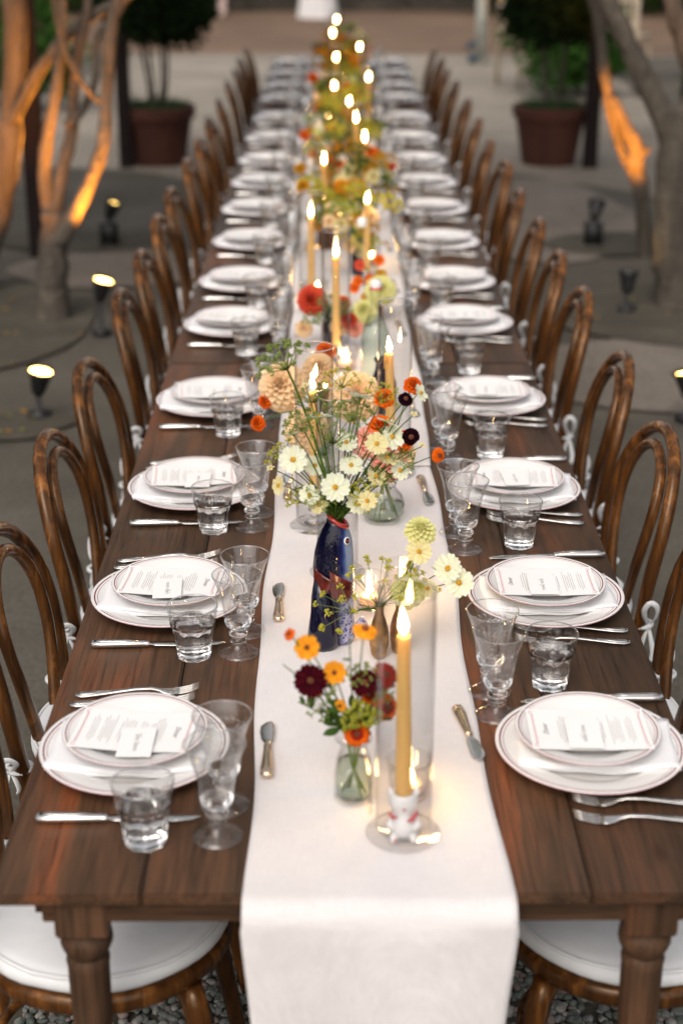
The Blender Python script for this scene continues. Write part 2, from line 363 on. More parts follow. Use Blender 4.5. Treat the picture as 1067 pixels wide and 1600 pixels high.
# ------------------------------------------------------------------ ground and terrain
def sheet(name, poly, z, m, n=1):
    b = B(); b.v = [(x, y, z) for x, y in poly]; b.f = [tuple(range(len(poly)))]; b.m = [0]
    return struct(ob(name, b.mesh(name, m, smooth=False, recalc=False)))
sheet('ground', [(-90, -60), (90, -60), (90, 140), (-90, 140)], 0, 'dirt')
def wob(pts, amp=.12, sub=6, seed=1):
    rr = random.Random(seed); out = []
    for i in range(len(pts)):
        a, c = pts[i], pts[(i + 1) % len(pts)]
        for k in range(sub):
            t = k / sub; out.append((a[0] + (c[0] - a[0]) * t + rr.uniform(-amp, amp), a[1] + (c[1] - a[1]) * t + rr.uniform(-amp, amp)))
    return out
sheet('gravel_court', wob([(-3.4, 10.9), (-1.1, 9.6), (1.2, 9.7), (2.6, 8.6), (6, 9.0), (9, 20), (-9, 20), (-6, 12.2)], .14, 7, 3), .004, 'court')
sheet('brown_earth', wob([(-12, 18.4), (12, 18.2), (12, 25.2), (-12, 25.2)], .25, 8, 5), .008, 'brownsoil')
def blob(cx, cy, rx, ry, seed, n=30):
    rr = random.Random(seed); ph = [rr.uniform(0, 6) for _ in range(3)]
    return [(cx + rx * math.cos(a) * (1 + .08 * math.sin(2 * a + ph[0]) + .05 * math.sin(5 * a + ph[1])), cy + ry * math.sin(a) * (1 + .08 * math.sin(3 * a + ph[2]))) for a in [2 * PI * k / n for k in range(n)]]
sheet('dark_earth', wob([(-12, 13.2), (-3.0, 13.6), (-2.5, 18.3), (-12, 18.3)], .2, 7, 9), .008, 'dirt'); sheet('dark_earth', wob([(3.0, 11.8), (12, 11.2), (12, 18.1), (2.9, 18.0)], .2, 7, 10), .008, 'dirt')  # darker dirt patches over the back corners of the pale court
sheet('paving_path', blob(1.15, 8.3, .75, 1.35, 11), .012, 'path'); sheet('paving_path', blob(1.35, 4.75, .62, .55, 12), .012, 'path')
sheet('soil_bed', blob(2.05, 5.75, .95, .75, 13), .016, 'bed'); sheet('soil_bed', blob(-2.15, 5.55, .92, .95, 14), .016, 'bed')
sheet('soil_bed', blob(-1.42, 4.1, .36, .20, 15), .016, 'bed'); sheet('soil_bed', blob(1.72, 7.35, .5, .32, 16), .016, 'bed'); sheet('soil_bed', blob(-1.55, 7.45, .55, .3, 17), .016, 'bed')
sheet('paving_path', blob(-1.25, 6.8, .55, .5, 18), .012, 'path')

# loose river gravel under the near end of the table: real stones, one mesh
def stones():
    import bmesh
    bm = bmesh.new(); bmesh.ops.create_icosphere(bm, subdivisions=2, radius=1); base = np.array([v.co[:] for v in bm.verts]); fc = np.array([[v.index for v in f.verts] for f in bm.faces]); bm.free()
    bm = bmesh.new(); bmesh.ops.create_icosphere(bm, subdivisions=1, radius=1); base1 = np.array([v.co[:] for v in bm.verts]); fc1 = np.array([[v.index for v in f.verts] for f in bm.faces]); bm.free()
    rg = np.random.default_rng(4); V = []; F = []; MI = []; off = 0
    for (x0, x1, y0, y1, dens) in ((-.64, .86, .35, 1.30, 5600),):
        n = int((x1 - x0) * (y1 - y0) * dens)
        for k in range(n):
            bb, ff = (base, fc) if dens > 3000 else (base1, fc1)
            s = rg.uniform(.0055, .0115) * (1.0 if dens > 3000 else 1.15); sc = np.array([s * rg.uniform(.9, 1.5), s * rg.uniform(.8, 1.1), s * rg.uniform(.5, .8)])
            a = rg.uniform(0, 2 * PI); c, q = math.cos(a), math.sin(a); p = bb * sc * (1 + rg.normal(0, .06, (len(bb), 1)))
            tl = rg.uniform(-.5, .5); p = np.stack([p[:, 0], p[:, 1] * math.cos(tl) - p[:, 2] * math.sin(tl), p[:, 1] * math.sin(tl) + p[:, 2] * math.cos(tl)], 1)
            p = np.stack([p[:, 0] * c - p[:, 1] * q, p[:, 0] * q + p[:, 1] * c, p[:, 2]], 1) + [rg.uniform(x0, x1), rg.uniform(y0, y1), rg.uniform(.004, .013)]
            V.append(p); F.append(ff + off); MI.append(np.full(len(ff), int(rg.choice([0, 0, 0, 1, 1, 2, 3])))); off += len(bb)
    V = np.concatenate(V); F = np.concatenate(F); MI = np.concatenate(MI)
    me = bpy.data.meshes.new('gravel'); me.from_pydata(V.tolist(), [], F.tolist())
    for nm, c in (('grey_pebble', (.15, .155, .145)), ('greenish_pebble', (.10, .115, .098)), ('pale_pebble', (.27, .26, .235)), ('pinkish_pebble', (.22, .165, .14))): me.materials.append(simple(nm, c, .7, var=.35, vscale=90))
    me.polygons.foreach_set('material_index', MI.astype(np.int32)); me.polygons.foreach_set('use_smooth', np.ones(len(MI), bool)); me.update()
    return me
stuff(ob('gravel', stones()))
sheet('gravel_bed', blob(.10, .72, .84, .72, 21), .004, 'bed')

# ------------------------------------------------------------------ tables
def make_table(y0, y1, label, detailed):
    t = thing('farm_table', label, 'table', (0, y0 + .001, 0), 0, 'four long wooden tables set end to end')
    L = y1 - y0 - .006; xs = [-.503, -.3, -.1, .1, .3, .503]
    if not detailed: xs = xs
    for i in range(5):
        b = B(); dz = (.0, .0012, 0, .0006, 0)[i]; a0 = xs[i] + (.0013 if i else 0); a1 = xs[i + 1] - (.0013 if i < 4 else 0)
        b.box((a0, 0, .742), (a1, L, .760 + dz)); me = b.mesh('plank', ['table', 'paler'], smooth=False, bevel=.0036)
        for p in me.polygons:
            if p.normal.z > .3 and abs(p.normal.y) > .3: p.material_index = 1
        ob('plank', me, t)
    for x in (-.44, .44):
        b = B(); b.box((x - .012, .0455, .70), (x + .012, L - .0455, .7408)); ob('apron', b.mesh('apron', 'table', smooth=False), t)
    for y in (.016, L - .040):
        b = B(); b.box((-.437, y, .705), (.437, y + .024, .7412)); ob('apron', b.mesh('apron', 'table_x', smooth=False, bevel=.002), t)
    for sx in (-1, 1):
        for yy in (.048, L - .048):
            b = B(); q = .036
            b.box((-q, -q, .680), (q, q, .7418))
            lb = B(); lb.lathe([(.024, 0), (.021, .02), (.019, .10), (.024, .35), (.0285, .55), (.029, .612), (.0305, .624), (.026, .632), (.0335, .645), (.0365, .655), (.0355, .667), (.029, .675), (.030, .6802)], 28, caps=True)
            me = b.mesh('leg_block', 'table_z', smooth=False, bevel=.003)
            lg = ob('leg', smooth_angle(lb.mesh('leg', 'table_z'), 50), t, (sx * .385, yy, 0)); ob('leg_block', me, lg)
    return t
TY = [0, 2.44, 4.88, 7.64, 10.40]
for i in range(4):
    make_table(TY[i], TY[i + 1], ['brown plank farm table nearest the camera, its turned legs showing', 'brown plank farm table second from the camera, red dahlia on it', 'brown plank farm table third from the camera in the long row', 'brown plank farm table at the far end of the long row'][i], i == 0)

# ------------------------------------------------------------------ linen runners
def runner(x0, x1, y0, y1, label, z0=.7625, hang=False, seed=0, skew=0.0, drop=.36):
    rr = random.Random(seed); ph = [rr.uniform(0, 6.3) for _ in range(6)]
    path = []     # (y, z, width coordinate)
    if hang:
        k = 14
        for i in range(k): path.append((y0 - .034, z0 - .03 - drop * (1 - i / (k - 1)) , 1))
        for i in range(1, 9):
            a = PI / 2 * i / 9; path.append((y0 - .034 * math.cos(a), z0 - .03 * (1 - math.sin(a)), 0))
    n = int((y1 - y0) / .018)
    for i in range(n + 1): path.append((y0 + (y1 - y0) * i / n, z0, 0))
    cols = 43; top = []
    for (y, z, h) in path:
        row = []
        for j in range(cols):
            u = j / (cols - 1); e = .0042 * math.sin(y * 5 + ph[0 if u < .5 else 1]) + .0022 * math.sin(y * 13 + ph[2])
            x = x0 + (x1 - x0) * u + e * (1 if u < .5 else -1) * 1.2 + skew * (y - y0)
            zz = z + (.0011 * (math.sin(y * 9 + u * 5 + ph[3]) + math.sin(u * 11 + y * 3 + ph[4])) + .0011 if not h else 0)
            yy = y + ((.012 * math.sin(u * 8 + z * 5 + ph[5]) - .012) * (z0 - z) / .25 if h else 0); zz += 0 if h else .0013 * math.exp(-((u - .34) / .02) ** 2) + .0011 * math.exp(-((u - .67) / .02) ** 2) + .0012 * math.exp(-(((y + 9) % .62 - .3) / .018) ** 2); x += ((.003 * math.sin(z * 16 + ph[1]) + (z0 - z) * .045) * (1 - 2 * u)) if h else 0
            row.append((x, yy, zz))
        top.append(row)
    b = B(); b.quadgrid(top)
    me = b.mesh('table_runner', 'linen'); o = ob('table_runner', me)
    s = o.modifiers.new('s', 'SOLIDIFY'); s.thickness = .0013; s.offset = 1
    tag(o, label, 'table runner', 'linen runners laid end to end down the tables'); return o
runner(-.166, .190, -.004, 1.66, 'pale linen runner hanging over the near table end', hang=True, seed=1, skew=-.006)
runner(-.176, .184, 1.60, 5.0, 'pale linen runner overlapping the first one behind the fish vase', z0=.7660, seed=2)
runner(-.17, .172, 4.9, 10.42, 'pale linen runner under the flowers at the far end', z0=.7685, seed=3)

# ------------------------------------------------------------------ place setting prototypes
def plate_mesh(name, k):
    prof = [(.00005, .0035), (.060, .0035), (.062, .001), (.068, .001), (.07, .0035), (.093, .010), (.120, .0175), (.1435, .0215), (.1452, .0228), (.1445, .0240), (.1425, .0242), (.1388, .0236), (.1364, .0231), (.1330, .0226), (.1318, .0224), (.112, .0195), (.100, .0160), (.092, .0095), (.084, .0068), (.05, .0062), (0.00005, .0062)]
    bands = {8: 2, 11: 1, 13: 2}
    b = B(); b.lathe([(r * k, z * (k ** .5)) for r, z in prof], 56, mi=lambda i, j: bands.get(i, 0))
    return b.mesh(name, ['china', 'maroon', 'mauve'], recalc=True)
pm = plate_mesh('dinner_plate', 1.0); sm_ = plate_mesh('side_plate', .765)
P_plate = tag(ob('dinner_plate', pm), 'x', 'plate'); P_small = tag(ob('salad_plate', sm_), 'x', 'plate')
def napkin_mesh():
    b = B(); nx, ny = 25, 13
    for k, (hx, hy, z, rot, sd) in enumerate(((.120, .072, .0, 0, 1), (.1185, .0715, .0035, .006, 2), (.1195, .070, .0068, -.006, 3))):
        T = []
        for i in range(nx):
            row = []
            for j in range(ny):
                u = -1 + 2 * i / (nx - 1); v = -1 + 2 * j / (ny - 1)
                x = u * hx + .0012 * math.sin(5 * v + sd); y = v * hy + .0015 * math.sin(6 * u + sd * 2)
                r = math.hypot(x, y); zz = z + max(0, (r - .085)) * .16 + .0010 * math.sin(9 * u + sd * 3) * math.sin(4 * v + sd)
                e = max(0, abs(u) - .86) / .14
                zz -= .0016 * e * k
                row.append((x * math.cos(rot) - y * math.sin(rot), y * math.cos(rot) + x * math.sin(rot), zz))
            T.append(row)
        Bo = [[(p[0], p[1], p[2] - .0030) for p in row] for row in T]
        b.quadgrid(T); n = len(b.v); b.quadgrid([list(reversed(r)) for r in Bo])
        rim = [T[i][0] for i in range(nx)] + [T[-1][j] for j in range(1, ny)] + [T[i][-1] for i in range(nx - 2, -1, -1)] + [T[0][j] for j in range(ny - 2, 0, -1)]
        b.quadgrid([[(p[0], p[1], p[2] - .0030) for p in rim], rim], closed_u=True)
    return b.mesh('napkin', 'napkin', recalc=True)
P_nap = tag(ob('napkin', napkin_mesh()), 'x', 'napkin')

# menu card: bows into the plate; x runs away from the diner, print reads towards -y
def cardz(x, y): return .0205 - .0030 * math.exp(-(x * x) / .0030) - .0012 * math.exp(-(y * y) / .0012)
def sheet_on(x0, x1, y0, y1, nx, ny, dz, th=.0004, skew=0):
    b = B(); T = [[(x0 + (x1 - x0) * i / nx, y0 + (y1 - y0) * j / ny, cardz(x0 + (x1 - x0) * i / nx, y0 + (y1 - y0) * j / ny) + dz) for j in range(ny + 1)] for i in range(nx + 1)]
    b.quadgrid(T); b.quadgrid([[(p[0], p[1], p[2] - th) for p in reversed(r)] for r in T])
    return b
def text_mesh(s, size, ox, oy, dz, m, shear=.35):
    cu = bpy.data.curves.new('t', 'FONT'); cu.body = s; cu.size = size; cu.shear = shear; cu.align_x = 'CENTER'; cu.resolution_u = 3; cu.space_character = .95
    o = bpy.data.objects.new('t', cu); C.objects.link(o); me = bpy.data.meshes.new_from_object(o); bpy.data.objects.remove(o); bpy.data.curves.remove(cu)
    for v in me.vertices:
        x, y = v.co.x, v.co.y; X, Y = ox + y, oy - x; v.co = (X, Y, cardz(X, Y) + dz)
    me.materials.append(M[m]); me.name = s + '_text'; return me
def body_print(seed=3):
    rr = random.Random(seed); b = B()
    def line(x, y0, y1, h=.0011):
        y = y0
        while y > y1:
            L = rr.uniform(.002, .0065); y2 = max(y1, y - L); z = .0004
            n = len(b.v)
            for (X, Y) in ((x, y), (x + h, y), (x + h, y2), (x, y2)): b.v.append((X, Y, cardz(X, Y) + z))
            b.f.append((n, n + 3, n + 2, n + 1)); b.m.append(0); y = y2 - .0012
    for c0, cols in ((.044, 6), (.016, 3), (-.003, 6), (-.034, 5), (-.060, 3)):
        for k in range(cols):
            w_ = rr.uniform(.022, .044); line(c0 - k * .0040, w_, -w_, .0008)
    return b
def ornament():
    b = B()
    def strip(pts, wd=.0008):
        for p, q in zip(pts, pts[1:]):
            d = Vector((q[0] - p[0], q[1] - p[1])); nrm = Vector((-d.y, d.x)).normalized() * wd / 2; n = len(b.v)
            for (X, Y) in ((p[0] + nrm.x, p[1] + nrm.y), (p[0] - nrm.x, p[1] - nrm.y), (q[0] - nrm.x, q[1] - nrm.y), (q[0] + nrm.x, q[1] + nrm.y)): b.v.append((X, Y, cardz(X, Y) + .00045))
            b.f.append((n, n + 1, n + 2, n + 3)); b.m.append(0)
    for sx in (-1, 1):
        strip([(sx * .083, y) for y in np.linspace(-.046, .046, 9)], .0010); strip([(sx * .0808, y) for y in np.linspace(-.044, .044, 9)], .0004)
        for sy in (-1, 1):
            strip([(sx * (.083 + .0035 * math.sin(t)), sy * (.049 + .0035 * math.cos(t))) for t in np.linspace(-1, 3.6, 10)], .0009)
    return b
def make_menu(head):
    r = thing('menu_card', 'x', 'menu'); ob('card', sheet_on(-.091, .091, -.060, .060, 24, 8, 0).mesh('card', 'paper'), r)
    ob('heading', text_mesh('Dinner', .012, .062, 0, .0005, 'ink'), r); stuff(ob('printed_lines', body_print().mesh('printed_lines', 'ink', smooth=False), r))
    stuff_b = ob('border', ornament().mesh('border', 'inkred', smooth=False), r); stuff_b['kind'] = 'stuff'; return r
P_menu = make_menu('Dinner')
# place card and its handwriting (illegible in the photograph: plain pen strokes)
def pen(seed):
    rr = random.Random(seed); b = B(); y = .024; pts = []
    t = 0
    while y > -.024:
        amp = rr.choice([.002, .0022, .0024, .005 if rr.random() < .6 else .003]); w_ = rr.uniform(.0022, .0036)
        for k in range(8):
            a = k / 8 * 2 * PI; pts.append((amp * math.sin(a) + .0006 * math.cos(2 * a) + (amp - .002) * .5, y - w_ * k / 8 + .0011 * math.cos(a)))
        y -= w_
        if abs(y) < .003 and rr.random() < .8: pts.append(None); y -= .003
    for p, q in zip(pts, pts[1:]):
        if p is None or q is None: continue
        d = Vector((q[0] - p[0], q[1] - p[1]))
        if d.length < 1e-6: continue
        nrm = Vector((-d.y, d.x)).normalized() * .00032; n = len(b.v)
        for (X, Y) in ((p[0] + nrm.x, p[1] + nrm.y), (p[0] - nrm.x, p[1] - nrm.y), (q[0] - nrm.x, q[1] - nrm.y), (q[0] + nrm.x, q[1] + nrm.y)): b.v.append((X, Y, .0007))
        b.f.append((n, n + 1, n + 2, n + 3)); b.m.append(0)
    return b.mesh('handwriting', 'ink', smooth=False)
cb = B(); cb.box((-.026, -.042, 0), (.026, .042, .0006)); card_me = cb.mesh('card', 'paper', smooth=False)
def place_card(seed): 
    r = thing('place_card', 'x', 'card'); ob('card', card_me, r); ob('handwriting', pen(seed), r); return r

def loft(b, secs, seg=10, mi=0, sq=2.6):
    P = []
    for (x, y, z, hw, hh) in secs:
        row = []
        for j in range(seg):
            a = 2 * PI * j / seg; ca, sa = math.cos(a), math.sin(a)
            row.append((x, y + hw * abs(ca) ** (2 / sq) * (1 if ca >= 0 else -1), z + hh * abs(sa) ** (2 / sq) * (1 if sa >= 0 else -1)))
        P.append(row)
    n = b.quadgrid(P, mi, True); b.cap(list(range(n, n + seg)), mi, True); L = n + (len(secs) - 1) * seg; b.cap(list(range(L, L + seg)), mi)
def fork():
    r = thing('table_fork', 'x', 'fork'); b = B()
    loft(b, [(0, 0, .0042, .002, .001), (.003, 0, .0042, .0065, .0018), (.012, 0, .0042, .0095, .0022), (.03, 0, .0046, .0085, .0022), (.06, 0, .0068, .0055, .0020), (.10, 0, .0105, .0036, .0020), (.125, 0, .0105, .0034, .0020), (.137, 0, .008, .0042, .0018), (.146, 0, .0055, .009, .0014), (.156, 0, .0040, .0118, .0011), (.166, 0, .0042, .0122, .0010)])
    loft(b, [(.004, 0, .0063, .0032, .0005), (.012, 0, .0066, .0055, .0007), (.03, 0, .0070, .0045, .0007), (.06, 0, .0087, .002, .0006)], 8)
    ob('handle', b.mesh('fork_handle', 'silver', recalc=True), r)
    for k in range(4):
        y = (-1.5 + k) * .0064; b = B()
        loft(b, [(.163, y, .0042, .0024, .0010), (.175, y, .0052, .0018, .0010), (.19, y * .98, .0085, .0016, .0009), (.204, y * .95, .0135, .0008, .0006)], 6)
        ob('tine', b.mesh('tine', 'silver', recalc=True), r)
    return r
def knife():
    r = thing('table_knife', 'x', 'knife'); b = B()
    loft(b, [(0, 0, .0065, .004, .003), (.003, 0, .0065, .0092, .0052), (.02, 0, .0068, .0098, .0060), (.06, 0, .0068, .0088, .0058), (.093, 0, .0065, .0072, .0052), (.098, 0, .0062, .0060, .0045), (.101, 0, .0062, .0070, .0048), (.104, 0, .006, .0050, .004)], 14)
    loft(b, [(.006, 0, .0120, .003, .0006), (.02, 0, .0127, .005, .0009), (.06, 0, .0125, .0045, .0009), (.09, 0, .0112, .003, .0007)], 8)
    ob('handle', b.mesh('knife_handle', 'silver', recalc=True), r); b = B()
    loft(b, [(.103, 0, .006, .0045, .0022), (.115, .001, .0055, .0085, .0008), (.16, .001, .005, .0092, .0007), (.20, .0015, .005, .0085, .0006), (.225, .003, .005, .0055, .0005), (.236, .006, .005, .001, .0004)], 8)
    ob('blade', b.mesh('knife_blade', 'silver', recalc=True), r); return r
def spreader():
    r = thing('butter_spreader', 'x', 'knife'); b = B(); P = []
    for (x, hw) in ((0, .003), (.003, .0085), (.02, .0088), (.06, .0066), (.082, .0055), (.086, .0066), (.09, .0062)):
        row = []
        for j in range(24):
            a = 2 * PI * j / 24; k = 1 + (.13 * math.cos(6 * a) if .002 < x < .085 else 0); row.append((x, hw * k * math.cos(a), .0066 + hw * .62 * k * math.sin(a)))
        P.append(row)
    n = b.quadgrid(P, 0, True); b.cap(list(range(n, n + 24)), 0, True); b.cap(list(range(n + 6 * 24, n + 7 * 24)))
    ob('handle', b.mesh('spreader_handle', 'candlelit_silver', recalc=True), r); b = B()
    loft(b, [(.088, 0, .006, .004, .002), (.096, 0, .0055, .005, .0008), (.108, .001, .005, .0095, .0007), (.13, .002, .005, .0115, .0007), (.15, .0015, .005, .011, .0006), (.161, -.001, .005, .006, .0005), (.164, -.003, .005, .002, .0004)], 10)
    ob('blade', b.mesh('spreader_blade', 'silver', recalc=True), r); return r
P_fork = fork(); P_knife = knife(); P_spr = spreader()

def solid(b, outer, inner, seg, rad=None):
    # closed thick glass: outer profile bottom to top, inner profile top to bottom
    b.lathe(outer + inner, seg, rad=rad)
def tumbler():
    r = thing('water_tumbler', 'x', 'glass'); N = 9; b = B()
    def rad(rr, z, a):
        ph = (a * N / (2 * PI)) % 1 - .5; c = abs(ph) * 2
        zt = .050 + .006 * (1 - c * c)
        fac = math.cos(PI / N) / math.cos(ph * 2 * PI / N)
        if rr <= 0: return rr
        base = .0285 + (z / .060) * .0065
        if z < zt and rr > base - .004 and inn[0] == 0: return base * fac * 1.035
        if rr > base - .004 and z < zt + .006 and inn[0] == 0:
            t = (z - zt) / .006; return base * fac * 1.035 * (1 - t) + rr * t
        return rr
    inn = [0]
    outer = [(0.00005, 0), (.020, .0), (.0275, .0015)] + [(.0285 + z / .06 * .0065, z) for z in (.004, .012, .024, .036, .044, .048)] + [(.0375, z) for z in (.050, .052, .054, .056, .058, .060)] + [(.0392, .063), (.0402, .068), (.0418, .082), (.0437, .0965)]
    n0 = b.lathe(outer, 54, rad=rad, mi=lambda i, j: 1 if outer[i][1] >= .063 else 0); inn[0] = 1
    inner = [(.0437, .0965), (.0434, .0975), (.0424, .0978), (.0418, .0966), (.0398, .082), (.0378, .068), (.0366, .060), (.0322, .052), (.0288, .03), (.0268, .016), (.023, .0125), (.00005, .0118)]
    b.lathe(inner, 54, rad=rad, mi=lambda i, j: 1 if inner[i + 1][1] >= .064 else 0)
    b.tube([(.0430 * math.cos(a), .0430 * math.sin(a), .0970) for a in np.linspace(0, 2 * PI, 41)[:-1]], .0012, 6, closed=True)
    ob('glass', b.mesh('tumbler_glass', ['glass', 'ware'], recalc=True), r)
    b = B(); b.lathe([(.001, .0116), (.0232, .0123), (.0270, .016), (.0290, .03), (.0324, .052), (.0368, .0602), (.0372, .0645), (.001, .0643)], 36)
    ob('water', b.mesh('tumbler_water', 'water', recalc=True), r); return r
def goblet():
    r = thing('stemmed_goblet', 'x', 'glass')
    foot = [(.00005, .0), (.034, 0), (.0358, .0012), (.0352, .0028), (.026, .0068), (.018, .0125), (.0125, .0185), (.0112, .022), (.0150, .0245), (.0152, .0275), (.0112, .030), (.0108, .0335), (.0158, .037), (.0168, .0405), (.0125, .044), (.0115, .047)]
    bowl = [(.0165, .050), (.0215, .055), (.0238, .062), (.0248, .075), (.0268, .092), (.0305, .112), (.0365, .132), (.0430, .148)]
    inn = [(.0434, .1492), (.0426, .1500), (.0418, .1488), (.0351, .132), (.0290, .112), (.0252, .092), (.0232, .076), (.0215, .068), (.0160, .0635), (.00005, .0625)]
    def rad(rr, z, a):
        if .050 < z < .112 and rr > .0225: return rr * (1 + .022 * (abs(math.cos(5 * a)) - .6) * math.sin((z - .05) / .062 * PI))
        return rr
    fb_ = foot + bowl; ii = [bowl[-1]] + inn
    b = B(); b.lathe(fb_, 50, rad=rad, mi=lambda i, j: 1 if fb_[i + 1][1] <= .0125 or fb_[i][1] >= .062 else 0); b.lathe(ii, 50, mi=lambda i, j: 1 if ii[i + 1][1] > .066 else 0)
    b.tube([(.0424 * math.cos(a), .0424 * math.sin(a), .1494) for a in np.linspace(0, 2 * PI, 41)[:-1]], .0009, 6, closed=True)
    b.tube([(.0350 * math.cos(a), .0350 * math.sin(a), .0016) for a in np.linspace(0, 2 * PI, 41)[:-1]], .0009, 6, closed=True)
    ob('glass', b.mesh('goblet_glass', ['glass', 'ware'], recalc=True), r); b = B(); N = 12
    for k in range(N):
        a = 2 * PI * k / N
        for s_ in (-1, 1):
            for q in range(2):
                am = a + q * .24; z0 = .121 + q * .0005
                def P(da, dz):
                    z = z0 + dz; rr = .0305 + (z - .112) / .020 * .0060 + .0002; return (rr * math.cos(am + da), rr * math.sin(am + da), z)
                n = len(b.v); b.v += [P(0, 0), P(.10, s_ * .0022), P(.22, s_ * .0052), P(.12, s_ * .0046)]; b.f.append((n, n + 1, n + 2, n + 3)); b.m.append(0)
    ob('etched_garland', b.mesh('etched_garland', 'cutmark', smooth=False), r); return r
P_tum = tumbler(); P_gob = goblet()

# ------------------------------------------------------------------ chairs (left side orientation: sitter faces +x)
def arc_loop(hw_b, hw_m, z_b, z_t, xb, lean, n=15):
    pts = []
    zs = z_t - hw_m
    for i in range(n):   # one side up
        t = i / (n - 1); z = z_b + (zs - z_b) * t; hw = hw_b + (hw_m - hw_b) * math.sin(t * PI / 2) ** 1.2; pts.append((hw, z))
    m = 14
    top = [(hw_m * math.cos(PI * i / m), zs + hw_m * math.sin(PI * i / m)) for i in range(1, m)]
    full = [(-a, z) for a, z in pts] + [(-a, z) for a, z in top] + [(a, z) for a, z in reversed(pts)]
    return [(xb - lean * max(0, (z - .46)) / .44 + .02 * math.sin(min(1, max(0, (z - .46) / .44)) * PI), y, z) for y, z in full]
def make_chair():
    t = thing('bentwood_chair', 'x', 'chair')
    # outer loop runs on into the rear legs
    up = arc_loop(.168, .203, .44, .888, -.185, .085); low = []
    for s_ in (-1, 1):
        low.append([(-.185 - .07 * (1 - z / .44) ** 1.4, s_ * (.165 + .02 * (1 - z / .44)), z) for z in (0, .1, .2, .3, .38, .42)])
    path = low[0] + up + list(reversed(low[1]))
    rad = [.0130 + .0022 * min(1, p[2] / .4) - .0012 * max(0, (p[2] - .6) / .3) for p in path]
    b = B(); b.tube(path, rad, 12); ob('back_frame', b.mesh('chair_back_frame', 'chair', recalc=True), t)
    b = B(); q = arc_loop(.052, .128, .455, .852, -.178, .082); b.tube(q, .0122, 10); ob('inner_loop', b.mesh('chair_inner_loop', 'chair', recalc=True), t)
    b = B(); b.lathe([(.155, .436), (.198, .432), (.206, .440), (.207, .458), (.200, .468), (.185, .469), (.155, .462), (.155, .436)], 44)
    ob('seat_ring', b.mesh('seat_ring', 'chair', recalc=True), t)
    b = B(); b.lathe([(.001, .452), (.1548, .452), (.1548, .458), (.001, .458)], 32); ob('seat_panel', b.mesh('seat_panel', 'chair', recalc=True), t)
    for s_ in (-1, 1):
        b = B(); b.tube([(.145, s_ * .135, .435), (.155, s_ * .142, .40), (.175, s_ * .150, .25), (.20, s_ * .165, .08), (.215, s_ * .172, 0)], [.019, .0185, .0165, .014, .012], 12); ob('leg', b.mesh('chair_front_leg', 'chair', recalc=True), t)
    b = B(); b.tube([(-.015 + .175 * math.cos(a), .150 * math.sin(a), .235) for a in np.linspace(0, 2 * PI, 33)[:-1]], .0095, 8, closed=True); ob('leg_hoop', b.mesh('leg_hoop', 'chair', recalc=True), t)
    for s_ in (-1, 1):
        b = B(); b.tube([(.158, s_ * .143, .30), (.135, s_ * .11, .375), (.10, s_ * .06, .42), (.06, 0, .43)], .008, 8); ob('brace', b.mesh('chair_brace', 'chair', recalc=True), t)
    return t
P_chair = make_chair()
def make_cushion():
    t = thing('seat_cushion', 'x', 'cushion'); b = B()
    def rad(r, z, a): return r * (1 + .006 * math.sin(7 * a + z * 90) + (.012 if math.cos(a - PI) > .4 else 0))
    b.lathe([(.001, .470), (.19, .4705), (.202, .476), (.207, .484), (.206, .494), (.198, .503), (.180, .508), (.12, .5115), (.001, .5125)], 48, rad=rad); ob('pad', b.mesh('cushion_pad', 'cushion', recalc=True), t)
    b = B(); b.tube([(rad(.1995, .505, a) * math.cos(a), rad(.1995, .505, a) * math.sin(a), .503) for a in np.linspace(0, 2 * PI, 61)[:-1]], .0035, 6, closed=True); ob('piping', b.mesh('piping', 'cushion'), t)
    for s_ in (-1, 1):
        b = B(); kx, ky, kz = -.207, s_ * .186, .505
        def rib(pts, wd):
            P_ = [Vector((kx + p[0] * .85, ky + s_ * p[1] * .95, kz + p[2] * (.9 if s_ > 0 else .55))) for p in pts]; o_ = []; w2 = []
            for i in range(len(P_) - 1):
                a_, b_, c_, d_ = P_[max(i - 1, 0)], P_[i], P_[i + 1], P_[min(i + 2, len(P_) - 1)]
                for k in range(4): u = k / 4; o_.append(tuple(.5 * ((2 * b_) + (-a_ + c_) * u + (2 * a_ - 5 * b_ + 4 * c_ - d_) * u * u + (-a_ + 3 * b_ - 3 * c_ + d_) * u ** 3))); w2.append((wd[i] * (1 - u) + wd[i + 1] * u) * .58)
            o_.append(tuple(P_[-1])); w2.append(wd[-1] * .58); b.tube(o_, w2, 8, flat=.32)
        rib([(.03, -.05, -.02), (.02, -.022, -.004), (0, 0, 0)], [.005, .006, .005])
        rib([(0, 0, 0), (-.012, .016, .028), (-.010, .030, .062), (.010, .036, .078), (.022, .028, .055), (.012, .012, .02), (0, 0, 0)], [.004, .009, .011, .011, .011, .009, .004])
        rib([(0, 0, 0), (-.006, .010, -.03), (-.012, .018, -.065), (-.006, .022, -.085)], [.004, .009, .011, .009])
        rib([(0, 0, 0), (.012, .008, -.028), (.018, .008, -.062), (.014, .010, -.078)], [.004, .009, .010, .008])
        b.tube([(kx - .006, ky, kz), (kx + .006, ky, kz)], .008, 8)
        b.tube([(kx + .012 + .023 * math.cos(a), ky - s_ * .016 + .022 * math.sin(a), kz - .002) for a in np.linspace(0, 2 * PI, 17)[:-1]], .005, 6, closed=True)
        ob('tie', b.mesh('cushion_tie', 'cushion', recalc=True), t)
    return t
P_cush = make_cushion()

